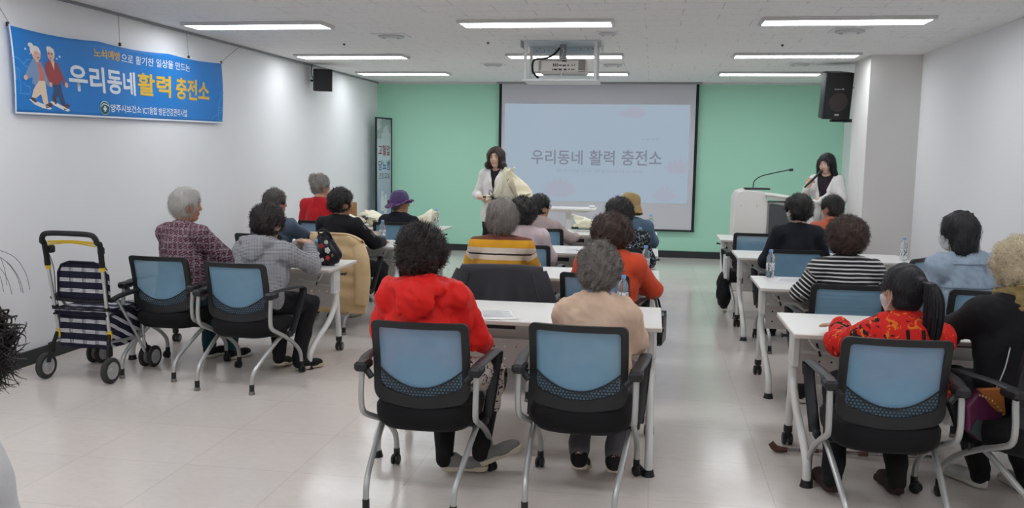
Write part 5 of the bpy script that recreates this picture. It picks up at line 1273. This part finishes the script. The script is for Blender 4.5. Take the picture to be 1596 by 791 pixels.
# ------------------------------------------------------------------ papers, snack
m_paper = plain('white paper', (238, 238, 238), .8); m_ink = plain('grey print', (150, 152, 158), .8)
def paper(x, y, rz, label, w_=.21, h_=.297):
    t = thing('paper_sheet', label, 'paper', (x, y, TH+.0012), rz, 'handouts on the tables')
    s = MB().grid(lambda u, v: (w_*(u-.5), h_*(v-.5), .002*math.sin(u*5+v*3)**2), 8, 8).obj('sheet', m_paper, t, solid=.0006); b = MB()
    for i in range(9):
        yy = h_*(.36-.08*i); ww = w_*(.8 if i % 3 else .55); b.add([(-w_*.4, yy, .0035), (-w_*.4+ww, yy, .0035), (-w_*.4+ww, yy+.006, .0035), (-w_*.4, yy+.006, .0035)], [(0, 1, 2, 3)])
    b.obj('print', m_ink, t)
for a in [(-.86, 4.89, .3, 'handout sheet on the nearest middle table'), (1.06, 6.78, -.3, 'handout sheet beside the bottle left of the zebra stripes'), (1.24, 6.86, .5, 'creased handout in front of the zebra-striped top'), (-2.72, 8.42, .3, 'handout sheet next to the snack'), (-.72, 8.4, .1, 'handout sheet before the pale pink top'), (-2.95, 8.5, -.2, 'handout sheet in front of the sporty black jacket')]: paper(*a)
t = thing('snack_cake', 'small round golden snack in a clear wrap on the table', 'snack', (-2.86, 8.62, TH))
MB().lathe([(.001, .002), (.04, .002), (.05, .012), (.048, .03), (.03, .042), (.001, .046)], 22, None, lambda j, a, r, z: (r*(1+.06*math.sin(7*a)), z)).obj('cake', cloth('golden pastry', (222, 190, 150)), t)
MB().lathe([(.052, .002), (.055, .02), (.05, .045), (.03, .055)], 18, None, lambda j, a, r, z: (r*(1+.08*math.sin(5*a+j)), z)).obj('clear_wrap', m_clear, t)
t = thing('paper_cup', 'white paper cup with an orange print behind the snack', 'cup', (-2.83, 8.76, TH))
MB().lathe([(.001, .0), (.027, 0), (.037, .09), (.039, .093), (.036, .094), (.026, .004), (.001, .004)], 24).obj('cup_body', cloth('printed paper', (232, 214, 190), (236, 226, 214), 40), t)
b = MB()
for k in range(7): b.lathe([(.001, 0), (.006, 0), (.006, .002), (.001, .002)], 8, Matrix.Rotation(k*.9, 4, 'Z') @ Matrix.Translation((.0325, 0, .03+.025*(k % 3))) @ Matrix.Rotation(PI/2-.1, 4, 'Y'))
b.obj('printed_dots', plain('orange print', (220, 150, 90), .7), t)
# ------------------------------------------------------------------ bouquets wrapped in cream paper
m_wrap = MT('cream wrapping paper'); m_wrap.base(lin((240, 236, 212))).set(.7, 0, .3); m_wrap.bump(m_wrap.noise(m_wrap.coord(), 14, 4), .4, .01); m_wrap = m_wrap.m
m_wrap2 = plain('ivory wrapping paper', (236, 226, 200), .7); m_stem = plain('green stems', (92, 120, 60), .6); m_flower = cloth('white petals', (240, 238, 232))
def bouquet(name, label, M, L, rad, ribbon, seed, flowers=True, flat=1.0):
    """bouquet along +z of M: stems at z<0, wrap opening toward +z"""
    rr = random.Random(seed); t = thing(name, label, 'bouquet', (0, 0, 0), 0); t.matrix_world = M
    sh = [(0, 2.6, 1.0), (2.1, 4.6, .92), (4.2, 6.9, 1.02), (1.0, 5.2, .78)]
    for i, (a0, a1, ll) in enumerate(sh):
        p1, p2 = rr.uniform(0, 6), rr.uniform(0, 6)
        def f(u, v):
            a = a0+(a1-a0)*u; r = .022+rad*(v**1.25)*(1+.12*math.sin(6*u+p1))+.006*i; z = L*ll*v*(1+.12*math.sin(5*u+p2)*v)
            r += .018*v*math.sin(11*u+7*v+p2); return (r*math.cos(a), r*math.sin(a)*flat, z)
        MB().grid(f, 22, 14).obj('wrapping_paper', m_wrap if i % 2 else m_wrap2, t, 60, solid=.0012)
        def g2(u, v):
            a = a0+(a1-a0)*u; r = .022+.05*v*(1+.2*math.sin(7*u+p2)); return (r*math.cos(a), r*math.sin(a)*flat, -.10*v*(1+.25*math.sin(4*u+p1)))
        if i < 2: MB().grid(g2, 14, 6).obj('wrapping_tail', m_wrap2, t, 60, solid=.0012)
    b = MB()
    for k in range(7): a = k*.9; b.tube([(.012*math.cos(a), .012*math.sin(a), -.13-.02*rr.random()), (.006*math.cos(a), .006*math.sin(a), 0), (rad*.5*math.cos(a), rad*.5*math.sin(a)*flat, L*.75)], .003, 6, 3)
    b.obj('stem', m_stem, t)
    if flowers:
        for k in range(7):
            a = k*2.4; q = rad*.5*math.sqrt((k+.5)/7); c_ = (q*math.cos(a), q*math.sin(a)*flat, L*(.6+.1*rr.random())); b = MB()
            for j in range(8):
                aa = 2*PI*j/8; b.ball((c_[0]+.016*math.cos(aa), c_[1]+.016*math.sin(aa), c_[2]+.004*(j % 2)), (.014, .014, .008), 8)
            b.ball(c_, (.012, .012, .012), 8); b.obj('flower', m_flower, t)
    if ribbon:
        b = MB().lathe([(.03, -.012), (.034, -.008), (.034, .008), (.03, .012)], 18, None, lambda j, a, r, z: (r, z))
        for s in (-1, 1): b.tube([(.0, -.03, 0), (s*.05, -.045, .02), (s*.1, -.04, .012), (s*.06, -.045, -.02), (0, -.03, 0)], .012, 8, 5, None, (1, .25)).tube([(0, -.03, 0), (s*.03, -.04, -.05), (s*.07, -.035, -.11)], .011, 8, 5, None, (1, .2))
        b.obj('ribbon', ribbon, t)
    return t
m_rib = plain('dark grey ribbon', (70, 68, 72), .5)
def frame(loc, zdir, xdir=(1, 0, 0)):
    z = Vector(zdir).normalized(); x = Vector(xdir); x = (x-z*x.dot(z)).normalized(); y = z.cross(x); return Matrix.Translation(loc) @ Matrix((x, y, z)).transposed().to_4x4()
bouquet('flower_bouquet', 'big cream paper bouquet held by the standing person in the white blazer', frame((-1.90, 10.50, 1.12), (.78, -.12, .48)), .36, .19, m_rib, 4)
b1 = bouquet('flower_bouquet', 'cream wrapped bouquet lying on the left table, nearer the brown paper bag', frame((-3.12, 10.42, TH+.075), (-.95, .15, .08), (0, 1, 0)), .42, .14, m_rib, 5, True, .5)
bouquet('flower_bouquet', 'cream wrapped bouquet lying on the table behind the sporty black jacket', frame((-3.45, 10.22, TH+.08), (-.6, -.4, .05), (0, 1, 0)), .32, .12, m_rib, 6, True, .55)
bouquet('flower_bouquet', 'pale green wrapped bouquet lying on the table nearest the screen, stems to the right', frame((-.55, 10.5, TH+.075), (-.96, .2, .12), (0, 1, 0)), .36, .09, None, 8, True, .6)
bouquet('flower_bouquet', 'ivory wrapped bundle lying right of the purple hat', frame((-2.9, 10.62, TH+.085), (.9, .2, .15), (0, 1, 0)), .24, .10, None, 9, False, .7)
t = thing('paper_bag', 'brown kraft paper bag standing at the left wall end of the bouquet table', 'bag', (-3.8, 10.6, TH), -.25)
m_kraft = plain('kraft paper', (168, 116, 70), .75)
b = MB().box((0, 0, .14), (.2, .1, .28), Matrix.Identity(4), .004); b.obj('bag_body', m_kraft, t); MB().box((-.101, 0, .14), (.003, .09, .27), None, .001).obj('gusset', plain('dark kraft', (120, 80, 48), .8), t)
MB().tube([(-.04, -.045, .275), (-.035, -.046, .31), (0, -.046, .325), (.035, -.046, .31), (.04, -.045, .275)], .004, 8, 4).obj('handle', plain('dark kraft', (120, 80, 48), .8), t)
b = MB()
for k in range(5): b.box((-.05+.025*k, -.0515, .08), (.014, .002, .016))
b.obj('bag_print', plain('pale print', (214, 180, 140), .8), t)
# ------------------------------------------------------------------ clothes over chairs
def drape(name, label, cat, chair, mat, back, front, wt, wb, seed, dx=0.0, extra=None):
    """cloth over the backrest of a chair at (x,y,turn)"""
    x, y, rz = chair; t = thing(name, label, cat, (x, y, 0), rz)
    def f(u, v):
        s = -front+(front+back)*v; k = max(0, s)/back; wd = wt+(wb-wt)*k; xx = dx+(u-.5)*wd
        if s < 0: yy, zz = -.215+.012, .885+s
        elif s < .05: a = s/.05*PI; yy, zz = -.245+.03*math.cos(a), .885+.018*math.sin(a)
        else: yy, zz = -.278-.02*k, .885-(s-.05)
        yy -= k*(.02*math.sin(u*15+seed)+.012*math.sin(u*33+seed*2))*min(1, k*2)+ .01*math.sin(u*6+k*5+seed)*k
        yy -= .02*abs(u-.5)*k
        zz -= .02*math.sin(u*5+seed)*k + .05*(2*abs(u-.5))**3*(1 if s >= .05 else .2)
        return (xx, yy, zz)
    MB().grid(f, 60, 40).obj('cloth', mat, t, 60, solid=.006)
    return t
m_dk = cloth('dark grey wool', (58, 58, 63), (46, 46, 51))
t = drape('draped_jacket', 'dark grey jacket thrown over the chair of the mustard striped sweater', 'jacket', (-.98, 6.0, 0), m_dk, .46, .12, .54, .78, 1)
for s, z1 in ((-1, .5), (1, .48)): MB().tube([(s*.26, -.29, .86), (s*.30, -.31, .75), (s*.34, -.31, .62), (s*.36, -.30, z1)], [.05, .058, .055, .045], 12, 5, None, (1, .5)).obj('sleeve', m_dk, t)
def quilt():
    m = MT('beige padded nylon'); v = m.coord(); x, y, z = m.xyz(v); n = m.noise(v, 12, 3)
    m.base(m.mix(n, lin((204, 172, 128)), lin((222, 194, 152)))).set(.6, 0, .3).bump((z*52).sin()*.0+n, .5, .012); return m.m
m_quilt = quilt()
t = thing('padded_coat', 'beige padded coat hanging from a chair almost to the floor', 'coat', (-2.82, 7.79, 0), -.1)
def coat(u, v):
    wd = .50+.06*v; x = .05+(u-.5)*wd; z = .90-.72*v-.10*(max(0, u-.62)*2.2)**2*(1-v); th = .05*math.sin(PI*min(1, v*1.4+.12))
    y = -.285-th*(.5+.5*math.sin(u*PI))-.02*math.sin(u*9+v*2)-.012*math.sin(v*34); return (x, y, z)
MB().grid(coat, 40, 70).obj('coat_body', m_quilt, t, 60, solid=.012)
MB().grid(lambda u, v: (.05+(u-.5)*.5, -.285+.09*v*v*0-.03*math.cos(v*1.5)+.075*v, .90+.03*math.sin(v*PI)-.06*v-.08*(max(0, u-.62)*2.2)**2), 24, 12).obj('shoulder_yoke', m_quilt, t, 60, solid=.012)
MB().tube([(.27, -.30, .80), (.315, -.34, .68), (.33, -.34, .5), (.31, -.33, .34), (.30, -.33, .28)], [.06, .075, .07, .066, .055], 16, 6, None, (1, .7)).obj('sleeve', m_quilt, t)
# ------------------------------------------------------------------ bags
t = thing('embroidered_bag', 'black bag embroidered with red and white flowers on the left table', 'bag', (-2.60, 6.72, TH), -.2)
def bagf(P):
    d = s_ell(P, (0, 0, .085), (.135, .085, .105)); d = smin(d, s_ell(P, (-.02, .02, .19), (.075, .05, .085)), .05); d = smax(d, -(P[:, 2]-.004), .01); return d-wob(P, .09, 5, 3)*.008
m_bagb = cloth('black satin', (24, 24, 32), (16, 16, 22), 150, .4)
surf_obj('bag_body', bagf, (-.2, -.16, -.02), (.2, .16, .33), .007, m_bagb, t)
def onbag(x, z, rad, rgb, nm, n=5):
    b = MB(); lo_, hi_ = -.2, .05
    for _ in range(30):
        md = (lo_+hi_)/2; 
        if bagf(A([[x, md, z]]).astype(f4))[0] > 0: lo_ = md
        else: hi_ = md
    for k in range(n): a = 2*PI*k/n; b.ball((x+rad*.55*math.cos(a), hi_, z+rad*.55*math.sin(a)), (rad*.5, .006, rad*.5), 10)
    b.ball((x, hi_-.003, z), (rad*.3, .006, rad*.3), 8); b.obj('embroidered_flower', plain('thread %s' % (rgb,), rgb, .6), t)
for x, z, r_, q in ((.0, .16, .022, (178, 34, 46)), (.06, .07, .02, (190, 40, 50)), (.03, .19, .02, (206, 206, 204)), (.06, .13, .026, (214, 212, 208)), (-.02, .1, .018, (206, 206, 204)), (.02, .055, .016, (214, 212, 208)), (.09, .09, .016, (120, 110, 60)), (-.05, .07, .012, (160, 150, 110))): onbag(x, z, r_, q, '')
MB().tube([(-.06, .02, .22), (-.07, .0, .27), (-.01, -.02, .29), (.04, -.01, .26), (.05, .02, .2)], .008, 8, 5).obj('strap', m_bagb, t)
t = thing('handbag', 'glossy black handbag hanging from a chair arm at the aisle end', 'bag', (.08, 5.85, .0), -.12)
m_gl = plain('glossy black leather', (22, 22, 25), .25)
b = MB().prism([(-.13, .40), (.11, .385), (.14, .42), (.12, .6), (-.1, .6)], -.035, .035, Matrix.Rotation(PI/2, 4, 'Z') @ Matrix.Rotation(PI/2, 4, 'X')); b.obj('bag_body', m_gl, t, 30, bevel=.015)
MB().tube([(0, -.08, .59), (-.02, -.06, .68), (-.035, 0, .7), (-.02, .06, .68), (0, .08, .59)], .008, 8, 5).obj('strap', m_gl, t)
for y in (-.08, .08): MB().box((.0, y, .6), (.075, .02, .012), None, .003).obj('buckle', plain('steel buckle', (150, 152, 158), .25, .9), t)
t = thing('tote_bag', 'black cloth tote with papers inside, hanging at the empty chair by the podium', 'bag', (.79, 9.42, 0), .0)
def tote(P):
    d = s_ell(P, (0, 0, .24), (.075, .15, .2)); d = smax(d, (P[:, 2]-.45), .02); return d-wob(P, .1, 4, 7)*.006
surf_obj('bag_body', tote, (-.14, -.24, .0), (.14, .24, .5), .008, m_blk, t)
MB().tube([(0, -.1, .42), (.01, -.06, .6), (.012, 0, .695), (.01, .06, .6), (0, .1, .42)], .01, 8, 5).obj('strap', m_blk, t)
MB().box((.0, -.02, .50), (.03, .2, .22), Matrix.Rotation(.08, 4, 'X'), .002).obj('folder', m_paper, t)
t = thing('patchwork_pouch', 'purple and orange leather pouch hanging beside the blond person', 'bag', (1.545, 4.22, .50), .35)
b = MB().prism([(-.085, -.09), (.0, -.145), (.10, -.02), (.075, .09), (-.03, .11), (-.10, .03)], -.02, .02, Matrix.Rotation(PI/2, 4, 'X')); b.obj('bag_body', plain('plum leather', (98, 38, 74), .4), t, 30, bevel=.012)
b = MB().prism([(-.05, .11), (.08, .11), (.105, -.02), (.06, .0), (.02, .03)], -.027, .0, Matrix.Rotation(PI/2, 4, 'X') @ Matrix.Translation((0, 0, .026))); b.obj('flap', plain('tan orange leather', (176, 104, 50), .4), t, 30, bevel=.006)
b = MB().prism([(-.08, -.09), (.0, -.14), (.03, -.07), (-.05, -.03)], 0, .006, Matrix.Translation((0, -.021, 0)) @ Matrix.Rotation(PI/2, 4, 'X')); b.obj('green_panel', plain('slate green leather', (62, 74, 76), .4), t, 30)
b = MB()
for k in range(9): q = k/8; b.ball((-.05+.13*q, -.034, .085-.10*q+.02*math.sin(q*3)), .006, 8)
b.obj('chain', plain('gold chain', (206, 176, 120), .3, .8), t); MB().tube([(.06, 0, .1), (.1, .0, .2), (.14, .02, .32)], .003, 6, 4).obj('strap', m_silver, t)
# ------------------------------------------------------------------ microphone and cane
rt, g = PE['host']; W_, hd = g['arms'][1][1], nrm(g['arms'][1][2]); Rr = Matrix.Rotation(rt.rotation_euler[2], 4, 'Z'); c_ = Vector(rt.location)+Rr.to_3x3() @ Vector(W_+hd*.085+A(-.02, .03, 0))
mouth = Vector(rt.location)+Rr.to_3x3() @ Vector(g['HC']+g['HRM']@A(0, .135, -.07)); dv = (mouth-c_).normalized(); fr_ = frame(tuple(c_), dv)
t = thing('microphone', 'black hand microphone held up to the mouth at the podium', 'microphone', tuple(c_)); L = (mouth-c_).length
b = MB().lathe([(.001, -.12), (.012, -.12), (.0135, -.05), (.015, L-.05), (.018, L-.035)], 18, Matrix.Translation(-c_) @ fr_); b.obj('handle', m_black, t)
MB().ball((0, 0, L-.012), (.025, .025, .028), 16, Matrix.Translation(-c_) @ fr_).obj('grille', plain('dark mesh', (52, 52, 56), .4, .6), t)
t = thing('walking_cane', 'folding cane with a brown handle lying on the floor under the right table', 'cane', (.76, 4.96, 0), 0)
MB().tube([(-.05, -.02, .05), (-.02, -.03, .022), (.04, -.04, .022)], [.017, .02, .013], 12, 5).obj('handle', plain('brown grip', (84, 52, 44), .5), t)
b = MB().tube([(.03, -.038, .022), (.85, .0, .022)], .0105, 12); b.obj('shaft', plain('chrome tube', (170, 168, 168), .25, .85), t)
for q in (.16, .42): MB().tube([(q, -.03, .022), (q+.05, -.028, .022)], .0125, 12).obj('joint', plain('dark red joint', (110, 70, 66), .5), t)
# ------------------------------------------------------------------ plaid shopping walker
def checks():
    m = MT('navy white check'); v = m.coord(); x, y, z = m.xyz(v); q = z+y*.0
    hz = ((z+y*.55)/.075).frac(); hx = (x/.105).frac()
    wb = hz.lt(.34); thin = ((hz-.12).abs().lt(.02)).max((hz-.24).abs().lt(.02)); dk = (hx.lt(.06)).max((hx-.13).abs().lt(.03)).max((hx-.24).abs().lt(.02))
    c = m.mix(wb, lin((32, 32, 52)), lin((212, 212, 216))); c = m.mix(wb*thin*.75, c, lin((70, 70, 84))); c = m.mix(dk*wb*.85, c, lin((44, 44, 60))); c = m.mix(dk*.5*(wb*-1+1), c, lin((16, 16, 26)))
    m.base(c).set(.8, 0, .25).bump(m.noise(v, 240, 2), .25, .001); return m.m
m_chk = checks(); m_yel = plain('yellow plastic', (226, 190, 40), .45); m_alu = plain('bright aluminium', (200, 202, 204), .3, .8)
m_navy2 = cloth('navy piping', (26, 26, 40)); m_tyre = plain('grey black tyre', (54, 53, 54), .8); m_hub = plain('grey hub', (178, 178, 180), .4)
t = thing('shopping_walker', 'navy and white checked shopping walker on wheels by the left wall', 'walker', (-3.97, 5.46, 0), -.06)
# upright handle frame leans toward the user (near side)
UP = lambda s, q: (s*(.205+.02*q), .10-.10*q, .30+.75*q)
hb = MB().tube([UP(-1, .72), UP(-1, .9), (-.222, -.01, .985), (-.205, -.02, 1.03), (-.16, -.022, 1.048), (0, -.024, 1.052), (.16, -.022, 1.048), (.205, -.02, 1.03), (.222, -.01, .985), UP(1, .9), UP(1, .72)], .019, 12, 4); hb.obj('handlebar', m_soft, t)
b = MB().tube([(-.19, .01, .985), (0, .0, .995), (.19, .01, .985)], .009, 10, 4).tube([(-.19, .005, .965), (0, -.004, .985), (.19, .005, .965)], .005, 8, 4); b.obj('brake_bar', m_yel, t)
for s in (-1, 1):
    u1 = MB().tube([UP(s, -.02), UP(s, .74)], .013, 12).obj('upright', m_alu, t)
    for q0, q1 in ((.655, .69), (.0, .07)): MB().tube([UP(s, q0), UP(s, q1)], .019, 12).obj('yellow_clamp', m_yel, u1)
    for q0, q1 in ((.69, .74), (.27, .30)): MB().tube([UP(s, q0), UP(s, q1)], .021, 12).obj('black_joint', m_soft, u1)
    MB().box((s*.2, .05, .93), (.035, .05, .055), None, .01).obj('brake_housing', m_soft, u1)
    b = MB().tube([(s*.235, .085, .575), (s*.24, .2, .60), (s*.24, .42, .61)], .024, 10, 4, None, (1, .7)); b.obj('armrest', m_soft, t)
    b = MB().tube([(s*.225, .46, .13), (s*.225, .34, .32), (s*.235, .16, .56)], .011, 10).tube([(s*.22, .06, .28), (s*.225, .46, .25)], .010, 10).tube([(s*.232, .41, .6), (s*.228, .44, .3), (s*.225, .46, .15)], .011, 10); b.obj('side_frame', m_alu, t)
    b = MB().tube([(s*.21, .085, .33), (s*.235, .04, .2), (s*.24, .02, .12)], .014, 10).box((s*.235, .05, .22), (.03, .05, .08), Matrix.Identity(4), .008); b.obj('wheel_strut', m_soft, t)
    def wheel(x, y, r, w_, lab):
        M = Matrix.Translation((x, y, r)) @ Matrix.Rotation(PI/2, 4, 'Y')
        wo = MB().lathe([(r*.66, -w_), (r*.9, -w_), (r, -w_*.5), (r, w_*.5), (r*.9, w_), (r*.66, w_)], 30, M).obj('wheel', m_tyre, t)
        h = MB().lathe([(.001, -w_*.9), (r*.2, -w_*.95), (r*.25, -w_*.5), (r*.6, -w_*.5), (r*.68, -w_*.9), (r*.68, w_*.9), (r*.6, w_*.5), (r*.25, w_*.5), (r*.2, w_*.95), (.001, w_*.9)], 24, M)
        for k in range(8): h.box((r*.45*math.cos(k*PI/4), r*.45*math.sin(k*PI/4), 0), (r*.34, r*.12, w_*1.5), M @ Matrix.Translation((r*.45*math.cos(k*PI/4), r*.45*math.sin(k*PI/4), 0)) @ Matrix.Rotation(k*PI/4, 4, 'Z') @ Matrix.Translation((-r*.45*math.cos(k*PI/4), -r*.45*math.sin(k*PI/4), 0)), .003)
        h.obj('wheel_hub', m_hub, wo)
    wheel(s*.262, .02, .092, .02, ''); 
    for q in (-.035, .035): wheel(s*.225+q, .52, .082, .014, '')
    MB().tube([(s*.225, .46, .2), (s*.225, .5, .12), (s*.225, .52, .083)], .013, 10).tube([(s*.225-.03, .52, .082), (s*.225+.03, .52, .082)], .009, 8).obj('fork', m_soft, t)
b = MB(); rings = []
def padded(name, c, d, mat, r=.03, sub=0):
    def E_(P): q = np.abs(P-A(*c).astype(f4))-(A(*d)/2-r).astype(f4); return np.sqrt((np.maximum(q, 0)**2).sum(1))+np.minimum(q.max(1), 0)-r-wob(P, .12, 4, 4)*.004
    return surf_obj(name, E_, A(*c)-A(*d)/2-.03, A(*c)+A(*d)/2+.03, .008, mat, t)
padded('shopping_box', (0, .27, .345), (.40, .38, .25), m_chk, .022); lid = padded('seat_lid', (0, .27, .485), (.43, .43, .045), m_chk, .02)
b = MB()
for z in (.467, .505): b.tube([(-.212, .055, z), (.212, .055, z), (.212, .485, z), (-.212, .485, z), (-.212, .055, z)], .006, 6)
b.obj('lid_piping', m_navy2, lid)
pb = MB().prism([(-.19, .565), (-.2, .6), (-.195, .76), (-.165, .815), (-.1, .838), (.1, .838), (.165, .815), (.195, .76), (.2, .6), (.19, .565)], -.022, .022, Matrix.Translation((0, .12, 0)) @ Matrix.Rotation(PI/2, 4, 'X')); bo = pb.obj('backrest', m_chk, t, 40, bevel=.014)
b = MB().tube([(-.19, .098, .565), (-.2, .098, .6), (-.195, .098, .76), (-.165, .098, .815), (-.1, .098, .838), (.1, .098, .838), (.165, .098, .815), (.195, .098, .76), (.2, .098, .6), (.19, .098, .565), (-.19, .098, .565)], .008, 8); b.obj('backrest_piping', m_navy2, bo)
MB().tube([(-.21, .08, .57), (0, .1, .555), (.21, .08, .57)], .012, 8, 4).obj('back_bar', m_soft, t)
MB().tube([(-.2, .0, .95), (-.19, .05, .8), (-.19, .06, .62), (-.16, .05, .5), (-.17, .06, .38)], .003, 6, 6).obj('brake_cable', m_soft, t)
